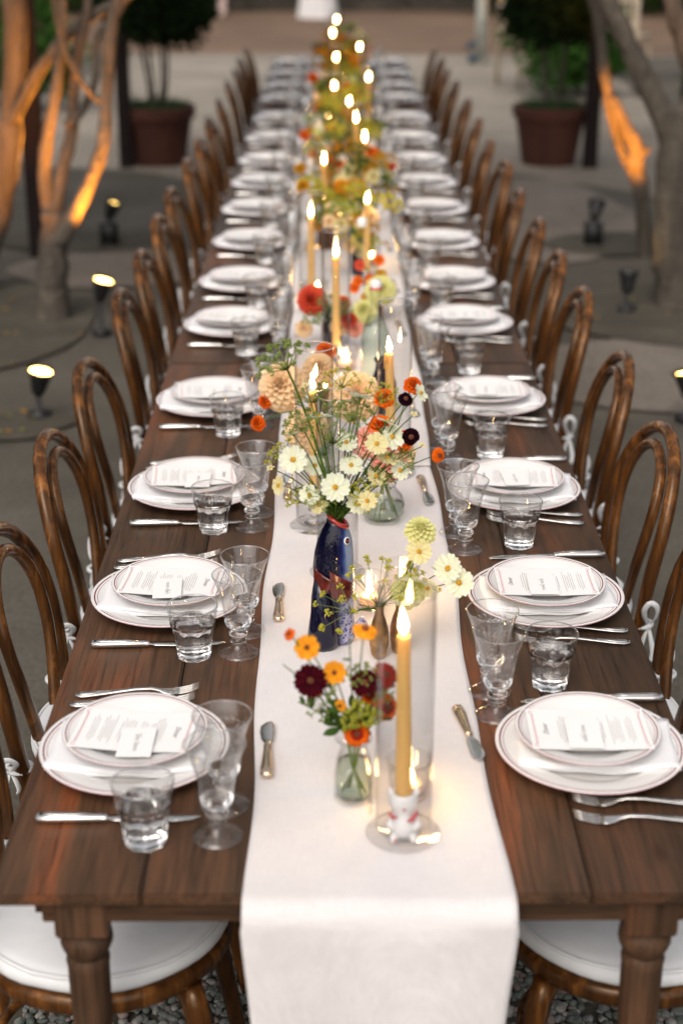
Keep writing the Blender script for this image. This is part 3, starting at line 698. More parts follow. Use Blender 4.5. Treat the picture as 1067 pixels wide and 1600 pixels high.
# ------------------------------------------------------------------ lay the sixteen rows
ROWY_L = [.385, .935, 1.495, 2.115, 2.85, 3.39, 4.01, 4.62, 5.21, 5.80, 6.49, 7.22, 8.07, 8.69, 9.38, 10.08]
ROWY_R = [.384, .931, 1.485, 2.118, 2.87, 3.39, 4.00, 4.62, 5.21, 5.80, 6.49, 7.22, 8.07, 8.69, 9.38, 10.08]
CH_L = [.35, .90, 1.45, 1.99, 2.72, 3.24, 3.80, 4.33, 5.02, 5.62, 6.30, 7.02, 7.85, 8.5, 9.15, 9.85]
CH_R = [.36, .93, 1.485, 2.06, 2.73, 3.24, 3.76, 4.33, 4.98, 5.60, 6.30, 7.02, 7.85, 8.5, 9.15, 9.85]
# absolute spots of near glasses (tumbler, goblet, goblet behind)
GL = {('l', 0): ((-.307, .124), (-.207, .137), (-.202, .215)), ('l', 1): ((-.286, .682), (-.209, .694), (-.200, .775)), ('l', 2): ((-.292, 1.237), (-.213, 1.257), (-.206, 1.334)), ('l', 3): ((-.300, 1.834), (-.228, 1.90), (-.212, 1.985)),
      ('r', 0): ((.316, .574), (.218, .476), (.214, .553)), ('r', 1): ((.330, 1.160), (.220, 1.138), (.208, 1.222)), ('r', 2): ((.321, 1.678), (.222, 1.665), (.210, 1.745)), ('r', 3): ((.326, 2.345), (.224, 2.27), (.212, 2.352))}
ZT = .7620
GLASSES = []
for side in ('l', 'r'):
    s = 1 if side == 'l' else -1; rz = 0 if side == 'l' else PI; sn = 'left' if side == 'l' else 'right'
    for i in range(16):
        y = (ROWY_L if side == 'l' else ROWY_R)[i]; x = -.348 * s + rnd(-.004, .004) * (i > 2); y -= .0170 * (y + 1.7)
        k = ORD[i]; px, py = x, y
        where = (k + ' ' + sn + ' seat') if i in (0, 15) else (k + ' ' + sn + ' seat from the front')
        def at(dx, dy, dz=0): return (px + s * dx, py + s * dy, ZT + dz)
        spawn(P_plate, (px, py, ZT), rnd(0, 6), 'large white dinner plate with maroon rim, ' + where, 'dinner plates')
        spawn(P_nap, at(-.006 + rnd(-.004, .004), -.004, .0135), rz + R(rnd(-3, 3)), 'folded white napkin between two plates, ' + where, 'folded napkins')
        dxs = rnd(-.005, .005); sp = at(.000 + dxs, s * .012, .0232)
        spawn(P_small, sp, rnd(0, 6), 'smaller maroon-rimmed plate on a napkin, ' + where, 'salad plates')
        if i < 9:
            spawn(P_menu, at(dxs, s * .004, .0255), rz + R(rnd(-7, 7)), 'printed dinner menu lying on the plate, ' + where, 'menu cards')
        if i < 8:
            pc = place_card(100 + i * 2 + (side == 'r')); pc['group'] = 'place cards'
            pc.location = at(.008 + rnd(-.01, .01), (-.030 if side == 'l' else .014) + rnd(-.008, .008), .0474); pc.rotation_euler = (0, 0, rz + R(rnd(-6, 6)) + R(90 if False else 0)); pc['label'] = 'small handwritten place card on the menu, ' + where
        # cutlery
        if i < 12:
            fy = (.165, .197) if side == 'l' else ((.149, .194) if i == 0 else (.128, .174))
            for q, dy in enumerate(fy):
                rot = R(7 if side == 'l' else -2) + R(rnd(-3.5, 3.5)); fx = -.126 if side == 'l' else (-.158 if i == 0 else -.135)
                if side == 'l' and i == 0: fx = -.126
                spawn(P_fork, at(fx + q * .004, dy - .01), rz + rot, 'silver fork, %s of the pair beside the plate, %s' % (('nearer', 'farther')[q if side == 'l' else 1 - q], where), 'forks')
            ky = -.175 if side == 'l' else (-.172 if i == 0 else -.215)
            kz = spawn(P_knife, at(-.122 if side == 'l' else -.148, ky), rz + R(rnd(-3, 3)), 'silver table knife beside the plate, ' + where, 'table knives')
        if side == 'l': sx, sy = -.144, y - .11 if i else .275
        else: sx, sy = .155, (.49 if i == 0 else y + .05)
        if i < 7 and not (side == 'r' and i == 1):
            if side == 'l': spawn(P_spr, (-.144, [.277, .80, 1.39][i] if i < 3 else y - .11, .7655), R(91), 'butter spreader on the runner edge, ' + where, 'butter spreaders')
            else: spawn(P_spr, (.150 if i else .155, [.485, 1.05, 1.525][i] if i < 3 else y + .05, .7655), R(-82 if i == 0 else -86), 'butter spreader on the runner edge, ' + where, 'butter spreaders')
        g = GL.get((side, i)) or ((px + s * .058 + rnd(-.006, .006), y - s * .25), (px + s * .146, y - s * .235), (px + s * .150, y - s * .155))
        spawn(P_tum, (*g[0], ZT), rnd(0, 6), 'faceted tumbler half full of water, ' + where, 'water tumblers')
        if i < 14:
            spawn(P_gob, (*g[1], ZT), rnd(0, 6), 'etched stemmed goblet, nearer of two, ' + where, 'stemmed goblets')
            spawn(P_gob, (*g[2], ZT), rnd(0, 6), 'etched stemmed goblet, farther of two, ' + where, 'stemmed goblets')
        cyy = (CH_L if side == 'l' else CH_R)[i]; crz = rz + R(rnd(-3, 3)); cx = (-.412 if side == 'l' else .430) + rnd(-.010, .010) * (i > 0)
        spawn(P_chair, (cx, cyy, 0), crz, 'dark bentwood chair with looped back, ' + where, 'bentwood chairs along both sides')
        spawn(P_cush, (cx, cyy, 0), crz, 'white round cushion tied to the chair, ' + where, 'white seat cushions')

# ------------------------------------------------------------------ candles, hurricanes, votives
def flame_mesh(k=1.0):
    b = B(); b.lathe([(.0004, 0), (.0035 * k, .003), (.0060 * k, .009), (.0064 * k, .014), (.0050 * k, .023), (.0028 * k, .031), (.0010 * k, .038), (.0002, .042)], 14); return b.mesh('flame', 'flame', recalc=True)
FLV = []
for q in range(5):
    f_ = flame_mesh(rnd(.82, .98)); hk = rnd(.76, 1.08); bx, by = rnd(-.005, .005), rnd(-.003, .003)
    for v in f_.vertices: z_ = v.co.z / .042; v.co.x += bx * z_ * z_; v.co.y += by * z_ * z_; v.co.z *= hk
    FLV.append(f_)
FL = FLV[0]; FLs = flame_mesh(1.05)
for v in FLs.vertices: v.co.z *= .78
def taper(x, y, z0, z1, label, lean=(0, 0)):
    t = thing('taper_candle', label, 'candle', (x, y, z0), 0, 'mustard taper candles'); h = z1 - z0
    b = B(); b.lathe([(.001, 0), (.0110, .0), (.0112, .01), (.0100, h * .6), (.0088, h - .012), (.0086, h - .005), (.0072, h - .001), (.0045, h - .004), (.001, h - .005)], 20)
    me = b.mesh('wax', 'wax', recalc=True)
    for v in me.vertices: v.co.x += lean[0] * v.co.z / h; v.co.y += lean[1] * v.co.z / h
    ob('wax', me, t); b = B(); b.tube([(lean[0], lean[1], h - .006), (lean[0] + .0006, lean[1], h + .008)], .0009, 6); ob('wick', b.mesh('wick', 'wick'), t)
    b = B(); rr = random.Random(int(x * 9000 + y * 77))
    for q in range(3): a = rr.uniform(0, 6.28); l = rr.uniform(.012, .05); r0 = .0098; b.tube([(lean[0] + r0 * .8 * math.cos(a), lean[1] + r0 * .8 * math.sin(a), h - .001), (lean[0] + r0 * math.cos(a), lean[1] + r0 * math.sin(a), h - .006), (lean[0] + (r0 + .0004) * math.cos(a), lean[1] + (r0 + .0004) * math.sin(a), h - l)], [.001, .0016, .0021], 6)
    stuff(ob('drips', b.mesh('wax_drips', 'wax'), t))
    ob('flame', random.choice(FLV), t, (lean[0] + .0004, lean[1], h + .002), (R(rnd(-4, 4)), R(rnd(-5, 5)), 0)); return t
def hurricane(x, y, z, r, h, label, gold=False):
    t = thing('hurricane_glass', label, 'candle shade', (x, y, z), 0, 'tall clear glass candle shades'); b = B()
    b.lathe([(r, .012), (r, .03), (r, h * .5), (r * 1.0, h - .003), (r, h)], 48); b.lathe([(r - .0022, h), (r - .0022, .012)], 48)
    ob('tube', b.mesh('hurricane_tube', 'thin'), t)
    b = B(); b.tube([((r - .001) * math.cos(a), (r - .001) * math.sin(a), h) for a in np.linspace(0, 2 * PI, 49)[:-1]], .0015, 6, closed=True)
    ob('rim', b.mesh('hurricane_rim', 'glass', recalc=True), t)
    b = B(); b.lathe([(.001, 0), (r * 1.30, 0), (r * 1.34, .0015), (r * 1.30, .0032), (r * 1.05, .0065), (r * .96, .012), (r * .9, .0125), (r * .80, .007), (.001, .0055)], 44)
    ob('foot', b.mesh('hurricane_foot', 'thin', recalc=True), t); return t
def socket(x, y, z, label, m='glass'):
    b = B(); b.lathe([(.001, 0), (.022, 0), (.023, .003), (.012, .010), (.011, .022), (.0145, .030), (.015, .044), (.0125, .044), (.0122, .03), (.001, .029)], 26)
    o = ob('candle_holder', b.mesh('candle_holder', m, recalc=True)); o.location = (x, y, z); tag(o, label, 'candle holder', 'small candle holders'); return o
def votive(x, y, z, label, k=1.0):
    t = thing('tea_light_glass', label, 'candle', (x, y, z), 0, 'tea lights in small ribbed glasses'); b = B()
    def rad(r, zz, a): return r * (1 + .02 * math.cos(18 * a)) if r > .02 else r
    b.lathe([(.001, .0), (.026 * k, 0), (.0275 * k, .004), (.029 * k, .03), (.033 * k, .062)], 54, rad=rad); b.lathe([(.033 * k, .062), (.0305 * k, .062), (.027 * k, .03), (.025 * k, .008), (.001, .007)], 54)
    ob('glass', b.mesh('votive_glass', 'thin', recalc=False), t)
    b = B(); b.lathe([(.001, .0085), (.0185, .0085), (.019, .02), (.018, .022), (.001, .021)], 24); w_ = ob('wax', b.mesh('tea_light_wax', 'waxwhite', recalc=True), t)
    b = B(); b.tube([(0, 0, .021), (0, 0, .026)], .0008, 6); ob('wick', b.mesh('wick', 'wick'), w_)
    ob('flame', FLs, t, (0, 0, .022), (0, 0, 0)); return t
ZR = .7675
# nearest shade with the white painted figure holding the candle
hurricane(.053, .135, ZR, .0395, .375, 'tall clear glass shade nearest the camera around a mustard taper')
def figurine(x, y, z):
    t = thing('candle_figurine', 'white ceramic animal figurine with red marks holding the nearest taper', 'candle holder', (x, y, z))
    b = B(); seg = 28
    def rad(r, zz, a):
        k = 1
        if .012 < zz < .040: k = 1 + .16 * max(0, math.cos(a + PI / 2)) + .05 * math.sin(3 * a)
        return r * k
    b.lathe([(.001, 0), (.018, .0), (.021, .006), (.0215, .014), (.019, .024), (.0155, .033), (.0165, .040), (.0200, .048), (.0205, .056), (.0185, .064), (.016, .0665), (.0128, .066), (.012, .055), (.001, .054)], seg, rad=rad)
    ob('body', b.mesh('figurine_body', 'whiteglaze', recalc=True), t)
    for s_ in (-1, 1):
        b = B(); b.tube([(s_ * .012, -.012, .004), (s_ * .014, -.022, .004), (s_ * .014, -.028, .003)], [.007, .0065, .003], 10); f = ob('paw', b.mesh('figurine_paw', 'whiteglaze', recalc=True), t)
        b = B(); b.tube([(s_ * .016, -.008, .030), (s_ * .0195, -.017, .022), (s_ * .012, -.022, .018)], [.006, .0055, .0035], 10); ob('arm', b.mesh('figurine_arm', 'whiteglaze', recalc=True), t)
        b = B(); b.tube([(s_ * .013, 0, .058), (s_ * .019, -.001, .069), (s_ * .020, -.002, .073)], [.006, .0045, .001], 8); ob('ear', b.mesh('figurine_ear', 'whiteglaze', recalc=True), t)
    b = B(); b.tube([(-.021, -.008, .038), (-.015, -.0165, .034), (-.009, -.0185, .036)], [.0018, .003, .001], 6); b.tube([(.004, -.0205, .031), (.010, -.0185, .031), (.017, -.014, .038), (.019, -.010, .042)], [.001, .0034, .0028, .001], 6)
    b.tube([(-.001, -.0208, .049), (.0012, -.0208, .0505)], .0022, 6); b.tube([(-.014, -.0285, .006), (-.011, -.0285, .004)], .0018, 6)
    ob('red_ribbon', b.mesh('figurine_marks', 'redmark', recalc=True), t)
figurine(.053, .128, ZR + .006)
taper(.053, .128, ZR + .062, 1.082, 'nearest mustard taper, standing in the white ceramic figurine', (-.004, 0))
votive(.066, .232, ZR, 'tea light in clear glass just behind the nearest taper')
votive(.022, .868, ZR, 'tea light glowing beside the fish vase at its right')
votive(.085, .925, ZR, 'tea light behind the pale yellow flowers near the gold bud vase')
b_ = hurricane(-.083, 1.252, ZR, .039, .385, 'tall clear glass shade left of the white cosmos flowers')
socket(-.083, 1.252, ZR + .006, 'clear candle holder inside the shade left of the cosmos'); taper(-.083, 1.252, ZR + .037, 1.060, 'mustard taper in the shade left of the cosmos', (-.002, 0))
hurricane(-.037, 1.02, ZR, .040, .36, 'tall clear glass shade directly behind the fish vase')
hurricane(.091, 1.56, ZR, .038, .395, 'tall clear glass shade right of the peach dahlia')
socket(.086, 1.56, ZR + .006, 'clear candle holder inside the shade right of the dahlia'); taper(.086, 1.56, ZR + .037, 1.048, 'mustard taper in the shade right of the peach dahlia', (-.008, 0))
# a small copper cup candle behind the first shade
t = thing('copper_cup_candle', 'small copper cup candle between the two peach dahlias', 'candle', (-.064, 1.86, ZR)); b = B()
b.lathe([(.001, 0), (.016, 0), (.010, .015), (.009, .07), (.018, .082), (.021, .10), (.020, .112), (.0185, .112), (.018, .098), (.001, .094)], 24); ob('cup', b.mesh('copper_cup', 'gold', recalc=True), t); ob('flame', FLs, t, (0, 0, .108))
far = [(-.037, 2.42, 1), (-.112, 2.95, 1), (-.078, 3.90, 1), (.051, 4.95, 1), (.082, 4.58, 0), (.135, 6.42, 1), (.028, 5.66, 0), (-.04, 6.05, 1), (-.03, 7.38, 1), (.112, 7.98, 1), (-.048, 8.86, 1), (-.022, 9.95, 1), (.065, 3.30, 0)]
for n_, (x, y, hh) in enumerate(far):
    zt = 1.085 if hh else 1.06; w_ = ['nearest', 'second', 'third', 'fourth', 'fifth', 'sixth', 'seventh', 'eighth', 'ninth', 'tenth', 'eleventh', 'farthest'][sorted([f[1] for f in far]).index(y)] if sorted([f[1] for f in far]).index(y) < 12 else 'farthest'
    idx = sorted([f[1] for f in far]).index(y); w_ = ['first', 'second', 'third', 'fourth', 'fifth', 'sixth', 'seventh', 'eighth', 'ninth', 'tenth', 'eleventh', 'twelfth', 'last'][idx]
    if hh: hurricane(x, y, ZR + .002, .039, .37, 'clear glass shade around the %s blurred taper beyond the dahlias' % w_)
    socket(x, y, ZR + .008, 'candle holder under the %s blurred taper beyond the dahlias' % w_); taper(x, y, ZR + .038, zt - .02, '%s blurred burning taper along the table beyond the dahlias' % w_)
for n_, (x, y) in enumerate([(-.012, 2.36), (-.095, 3.12), (.085, 3.62), (-.02, 4.25), (.02, 5.2), (-.06, 5.75), (.07, 6.9), (-.07, 7.0), (.02, 8.4), (.0, 9.3)]):
    votive(x, y, ZR + .002, '%s blurred tea light among the far flowers' % ['first', 'second', 'third', 'fourth', 'fifth', 'sixth', 'seventh', 'eighth', 'ninth', 'last'][n_], 1.1)

# ------------------------------------------------------------------ flowers
def qb(a, m, c, n=9): return [tuple((1 - t) ** 2 * np.array(a) + 2 * t * (1 - t) * np.array(m) + t * t * np.array(c)) for t in np.linspace(0, 1, n)]
def petal_mesh(name, L, W, m, notch=.12, curl=.12, nx=5, ny=9, droop=.0):
    b = B(); P = []
    for i in range(nx + 1):
        u = i / nx; wd = W * (math.sin(min(1, u * 1.15 + .12) * PI * .62)) ** .8 * (1 - .15 * max(0, u - .8) / .2)
        row = []
        for j in range(ny):
            v = -1 + 2 * j / (ny - 1); n_ = notch * L * (1 - abs(math.sin(v * PI)) if u > .95 else 0)
            row.append((u * L * .96 + L * .04 - n_ * (u > .95) - (abs(v) ** 3) * .10 * L * (u > .7), v * wd / 2, curl * L * (u * u) - droop * L * u ** 3 + .06 * W * math.cos(v * 6)))
        P.append(row)
    b.quadgrid(P); return b.mesh(name, m)
def head_rot(d, spin=0):
    return (Vector(d).normalized().to_track_quat('Z', 'Y') @ Matrix.Rotation(spin, 3, 'Z').to_quaternion()).to_euler()
PM = {}
def getpet(kind, m):
    k = (kind, m)
    if k not in PM:
        PM[k] = {'cosmos': lambda: petal_mesh('cosmos_petal', .0235, .0170, m, .085, .10), 'daisy': lambda: petal_mesh('daisy_petal', .021, .0135, m, .08, .06),
                 'broad': lambda: petal_mesh('broad_petal', .015, .014, m, .05, -.05, droop=.25), 'rag': lambda: petal_mesh('ragged_petal', .019, .015, m, .16, .0, droop=.3)}[kind]()
    return PM[k]
db = B(); db.lathe([(.0001, .0045), (.0022, .0042), (.0040, .0026), (.0046, .0006), (.0040, -.001), (.0001, -.0015)], 14)
DISC = {k: db.mesh('disc_' + k, k, recalc=True) for k in ('disc', 'discdark')}
def sepals():
    b = B()
    for k in range(8):
        a = 2 * PI * k / 8; n = len(b.v); c, s_ = math.cos(a), math.sin(a)
        b.v += [(0, 0, -.004), (.005 * c - .0015 * s_, .005 * s_ + .0015 * c, -.002), (.011 * c, .011 * s_, 0), (.005 * c + .0015 * s_, .005 * s_ - .0015 * c, -.002)]; b.f.append((n, n + 1, n + 2, n + 3)); b.m.append(0)
    b.lathe([(.0012, -.008), (.003, -.005), (.0034, -.001)], 8); return b.mesh('calyx', 'stem')
SEP = sepals()
def stem_mesh(pts, r=.0011, m='stem', leaves=0, seed=0):
    b = B(); b.tube(pts, [r * (1.25 - .5 * i / (len(pts) - 1)) for i in range(len(pts))], 6); rr = random.Random(seed)
    for k in range(leaves):
        i = rr.randrange(1, len(pts) - 2); p = Vector(pts[i]); 
        for q in range(5):
            d = Vector((rr.uniform(-1, 1), rr.uniform(-1, 1), rr.uniform(-.1, .9))).normalized() * rr.uniform(.012, .032); b.tube([tuple(p), tuple(p + d * .5 + Vector((0, 0, .003))), tuple(p + d)], [.0007, .0005, .0002], 4)
    return b.mesh('stem', m)
def flower(kind, col, base, head, face, label, n=8, scale=1.0, disc='disc', leaves=1, name=None, group=None, cat='flower', bend=None):
    base = Vector(base); head = Vector(head); t = thing(name or kind, label, cat, tuple(base), 0, group)
    hl = head - base; f = Vector(face).normalized(); mid = hl * .55 + Vector((0, 0, hl.length * .16)) if bend is None else Vector(bend)
    end = hl - f * .007 * scale
    ob('stem', stem_mesh(qb((0, 0, 0), mid, tuple(end)), .0012, 'stem', leaves, hash(label) % 999), t)
    hd = ob('flower_head', SEP, t, tuple(hl), head_rot(f, rnd(0, 6))); hd.scale = (scale,) * 3
    pk = {'cosmos': 'cosmos', 'daisy': 'daisy', 'marigold': 'broad', 'dark_cosmos': 'broad', 'zinnia': 'rag'}[kind]
    me = getpet(pk, 'p_' + col)
    hd.scale = (scale * (.98 if pk in ('cosmos', 'daisy') else 1.05),) * 3
    for k in range(n):
        p = ob('petal', me, hd, (0, 0, .0004 * (k % 2)), (rnd(-.12, .12), rnd(-.20, .10), 2 * PI * k / n + rnd(-.05, .05)))
    if kind in ('zinnia',):
        me2 = getpet('broad', 'p_' + ('red' if col != 'maroon' else 'maroon'))
        for k in range(7): ob('petal', me2, hd, (0, 0, .002), (0, -.30, 2 * PI * k / 7 + .2)).scale = (.62,) * 3
    ob('disc', DISC[disc], hd, (0, 0, .001)); return t
def dome_flower(rad, npet, plen, pw, cup, seed=0):
    # layered petals over a dome, ball dahlia, pompon or rose
    rr = random.Random(seed); b = B(); ga = PI * (3 - 5 ** .5)
    for k in range(npet):
        f = k / npet; th = f ** .62 * 1.75; a = k * ga; n_ = Vector((math.sin(th) * math.cos(a), math.sin(th) * math.sin(a), math.cos(th)))
        ta = Vector((math.cos(th) * math.cos(a), math.cos(th) * math.sin(a), -math.sin(th))); sd_ = n_.cross(ta)
        c = n_ * rad * (.55 + .12 * f); d = (n_ * (1 - cup * f) + ta * (.25 + .50 * f)).normalized(); L = plen * (.55 + .5 * f) * rr.uniform(.88, 1.08); W = pw * (.5 + .6 * f)
        side = sd_.normalized(); nn = len(b.v); upv = side.cross(d)
        rows = []
        for u, wf in ((0, .35), (.5, 1.0), (.85, .85), (1.0, .25)):
            rows.append([tuple(c + d * L * u + side * W * .5 * wf * v - upv * (W * .34 * abs(v)) * (1 if u < 1 else .4) + n_ * L * .12 * u * u) for v in (-1, 0, 1)])
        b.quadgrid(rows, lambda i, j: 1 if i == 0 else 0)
    b.lathe([(.0001, -rad * .5), (rad * .4, -rad * .3), (rad * .55, 0), (rad * .4, rad * .4), (.0001, rad * .55)], 12); return b
DM = {}
def dome(kind, m):
    if (kind, m) not in DM:
        a = {'dahlia': (.030, 96, .026, .021, .25), 'reddahlia': (.020, 64, .022, .015, .4), 'pompon': (.017, 90, .012, .009, .2), 'rose': (.018, 34, .020, .030, .1), 'marigoldball': (.012, 46, .011, .011, .4)}[kind]
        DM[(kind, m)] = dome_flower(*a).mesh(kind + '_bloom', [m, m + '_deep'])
    return DM[(kind, m)]
def ball(kind, col, base, head, face, label, scale=1.0, name='dahlia', group=None, leaves=0, stemm='stem'):
    base = Vector(base); head = Vector(head); t = thing(name, label, 'flower', tuple(base), 0, group); hl = head - base; f = Vector(face).normalized()
    ob('stem', stem_mesh(qb((0, 0, 0), hl * .5 + Vector((0, 0, hl.length * .2)), tuple(hl - f * .008)), .0016, stemm, leaves, 5), t)
    o = ob('bloom', dome(kind, 'p_' + col), t, tuple(hl), head_rot(f, rnd(0, 6))); o.scale = (scale,) * 3; return t
def umbel(base, head, face, spread, rays, label, m='floret', clust=14, csize=.0017, group='feathery umbels', stemr=.0016, seed=1, up=.55, crad=.006):
    rr = random.Random(seed); base = Vector(base); head = Vector(head); t = thing('umbel_flower', label, 'flower', tuple(base), 0, group); hl = head - base
    ob('stem', stem_mesh(qb((0, 0, 0), hl * .5 + Vector((0, 0, hl.length * .15)), tuple(hl)), stemr, 'stem', 1, seed), t)
    q = Vector(face).normalized().to_track_quat('Z', 'Y'); rb = B(); fb = B(); ga = PI * (3 - 5 ** .5)
    for k in range(rays):
        th = 1.15 * math.sqrt((k + .5) / rays); a = k * ga; d = Vector((math.sin(th) * math.cos(a), math.sin(th) * math.sin(a), math.cos(th) * up + .25)); e = q @ (d * spread * rr.uniform(.85, 1.1)) + hl
        rb.tube([tuple(hl), tuple(hl.lerp(e, .5) + Vector((0, 0, .002))), tuple(e)], [.0007, .0005, .0004], 4)
        ed = (e - hl).normalized()
        for c in range(clust):
            dd = (Vector((rr.gauss(0, 1), rr.gauss(0, 1), rr.gauss(0, 1))).normalized() + ed * .8).normalized() * crad * rr.uniform(.6, 1.1); p = e + dd; s_ = csize * rr.uniform(.7, 1.3); n = len(fb.v)
            rb.tube([tuple(e), tuple(p)], [.0003, .0002], 3, caps=False)
            fb.v += [(p.x + s_, p.y, p.z), (p.x, p.y + s_, p.z), (p.x - s_, p.y, p.z), (p.x, p.y - s_, p.z), (p.x, p.y, p.z + s_), (p.x, p.y, p.z - s_)]
            for f_ in ((0, 1, 4), (1, 2, 4), (2, 3, 4), (3, 0, 4), (1, 0, 5), (2, 1, 5), (3, 2, 5), (0, 3, 5)): fb.f.append(tuple(n + i for i in f_)); fb.m.append(0)
    ob('rays', rb.mesh('umbel_rays', 'stempale'), t); stuff(ob('florets', fb.mesh('umbel_florets', m), t)); return t
def leaf_sprig(base, tip, label, nl=6, ls=.022, seed=0, m='leafg', group='leafy sprigs'):
    rr = random.Random(seed); base = Vector(base); d = Vector(tip) - base; t = thing('leafy_sprig', label, 'greenery', tuple(base), 0, group); pts = qb((0, 0, 0), d * .5 + Vector((0, 0, d.length * .12)), tuple(d))
    ob('stem', stem_mesh(pts, .0012, 'stem', 0), t)
    for k in range(nl):
        p = Vector(pts[2 + int(k * 6 / nl)]); b = B(); L = ls * rr.uniform(.7, 1.2); P = []
        for u in (0, .25, .5, .75, 1.0):
            wd = L * .22 * math.sin(PI * (u * .9 + .06)); P.append([(u * L, -wd, .1 * L * u * u), (u * L, 0, -.05 * L * math.sin(u * 3) + .1 * L * u * u), (u * L, wd, .1 * L * u * u)])
        b.quadgrid(P); ob('leaf', b.mesh('leaf', m), t, tuple(p), (rr.uniform(-.6, .6), rr.uniform(-.9, .2), rr.uniform(0, 6.28)))
    return t

# --- nearest: small glass jar of marigolds
def jar(x, y):
    t = thing('glass_jar', 'small clear glass jar holding the nearest orange and maroon bouquet', 'vase', (x, y, ZR - .003)); b = B()
    o_ = [(.001, 0), (.026, 0), (.0285, .004), (.029, .02), (.0285, .045), (.025, .068), (.0205, .082), (.0195, .09), (.022, .096), (.0265, .1005)]
    i_ = [(.0275, .102), (.0265, .1035), (.0235, .102), (.018, .094), (.0175, .086), (.0225, .068), (.0262, .045), (.0266, .02), (.0255, .008), (.001, .006)]
    b.lathe(o_ + i_, 40); ob('glass', b.mesh('jar_glass', 'thin', recalc=True), t)
    b = B(); b.lathe([(.001, .0062), (.0254, .0082), (.0264, .02), (.026, .045), (.0235, .062), (.001, .0618)], 32); ob('water', b.mesh('jar_water', 'thingreen', recalc=True), t)
    b = B(); rr = random.Random(5)
    for k in range(11):
        a = rr.uniform(0, 6.3); b.tube([(.018 * math.cos(a + 2.5), .018 * math.sin(a + 2.5), .008), (.004 * math.cos(a), .004 * math.sin(a), .06), (.010 * math.cos(a), .010 * math.sin(a), .098)], [.0014, .0013, .0013], 6)
    ob('stems_inside', b.mesh('jar_stems', 'stempale'), t)
jx, jy, jz = -.015, .228, ZR + .095
jar(jx, jy); JB = (jx, jy, jz); CF = (-.05, -.80, .55)
G1 = 'blooms in the nearest jar'
def J(kind, col, x, z, face, label, dy=0, **k): flower(kind, col, (jx + rnd(-.006, .006), jy + rnd(-.004, .006), jz - .01), (x, jy + dy, z), face, label, group=G1, **k)
J('cosmos', 'yellow', -.081, 1.012, (-.1, -.9, .45), 'golden yellow bloom highest at left of the nearest jar', n=8, scale=.82, disc='discdark')
J('cosmos', 'yellow', -.043, .972, (.1, -.9, .5), 'golden yellow bloom in the middle of the nearest jar', n=8, scale=.78, disc='discdark')
J('cosmos', 'maroon', -.076, .966, (-.2, -.95, .3), 'large velvety dark maroon bloom at left of the nearest jar', dy=-.012, n=9, scale=1.08, disc='discdark')
J('cosmos', 'maroon', .001, .960, (.0, -.55, .85), 'dark maroon bloom tilted upward in the middle of the nearest jar', dy=-.01, n=9, scale=1.0, disc='discdark')
J('zinnia', 'orange', -.011, .890, (.0, -.9, .45), 'orange bloom with red heart at the lip of the nearest jar', dy=-.030, n=8, scale=.95, disc='discdark')
J('zinnia', 'orange', .032, .916, (.5, -.8, .3), 'orange bloom behind the nearest taper, right of the jar', dy=.0, n=8, scale=1.05, disc='discdark')
J('zinnia', 'red', .030, .966, (.3, -.7, .6), 'red bloom behind the nearest taper, above the orange one', dy=.005, n=8, scale=1.0, disc='discdark')
J('zinnia', 'orange', .007, .934, (.2, -.6, .7), 'small orange bloom under the tilted maroon one', dy=.0, n=7, scale=.7, disc='discdark')
J('marigold', 'yellow', .000, 1.040, (.2, -.2, .9), 'single yellow bloom on a tall stem above the nearest jar', dy=.0, n=8, scale=1.1, disc='discdark')
J('marigold', 'orange', -.106, 1.033, (-.5, -.5, .6), 'small half open orange bud at far left of the nearest jar', n=6, scale=.6, disc='discdark')
J('marigold', 'gold', -.070, .936, (-.2, -.6, -.4), 'tiny gold bud hanging under the large maroon bloom', n=6, scale=.55, disc='discdark')
for q, (x, z) in enumerate([(-.010, .922), (.008, .912), (-.020, .905)]):
    umbel(JB, (x, jy - .02, z), CF, .014, 9, 'chartreuse floret cluster %s in the nearest jar' % ['at the middle', 'at the right', 'at the left'][q], 'p_chartreuse', 10, .0028, G1, seed=20 + q, crad=.005)
leaf_sprig(JB, (-.115, jy, .985), 'green sprig reaching far left from the nearest jar', 5, .02, 1); leaf_sprig(JB, (-.095, jy, .925), 'green sprig low at left of the nearest jar', 6, .024, 2)
leaf_sprig(JB, (-.030, jy - .01, .935), 'broad leaves in the middle of the nearest jar', 7, .03, 3); leaf_sprig(JB, (.030, jy, .905), 'green leaves at right of the nearest jar', 6, .028, 4); leaf_sprig(JB, (-.008, jy - .03, .875), 'leaves over the lip of the nearest jar', 6, .022, 5)
J('zinnia', 'gold', .020, .945, (.1, -.8, .6), 'gold and red bloom between the maroon bloom and the taper', dy=.012, n=8, scale=.85, disc='discdark')
J('marigold', 'yellow', -.035, .925, (-.2, -.8, .5), 'small yellow bloom low in the nearest jar', dy=-.012, n=7, scale=.6, disc='discdark')
for q, (x, z, w_) in enumerate([(-.05, .945, 'left'), (.02, .93, 'right'), (-.005, .955, 'upper'), (-.06, .905, 'lower left')]): umbel(JB, (x, jy + .008, z), (x * 4, -.5, 1), .022, 12, '%s green umbel in the nearest jar' % w_, 'floret', 9, .0018, seed=160 + q, stemr=.0011)
leaf_sprig(JB, (.012, jy - .02, .925), 'dark leaves under the tilted maroon bloom', 9, .030, 9); leaf_sprig(JB, (-.055, jy - .01, .90), 'leaves reaching low left over the jar shoulder', 8, .026, 10)
leaf_sprig(JB, (-.022, jy, 1.028), 'slim green sprig in front of the fish vase foot', 4, .026, 6)

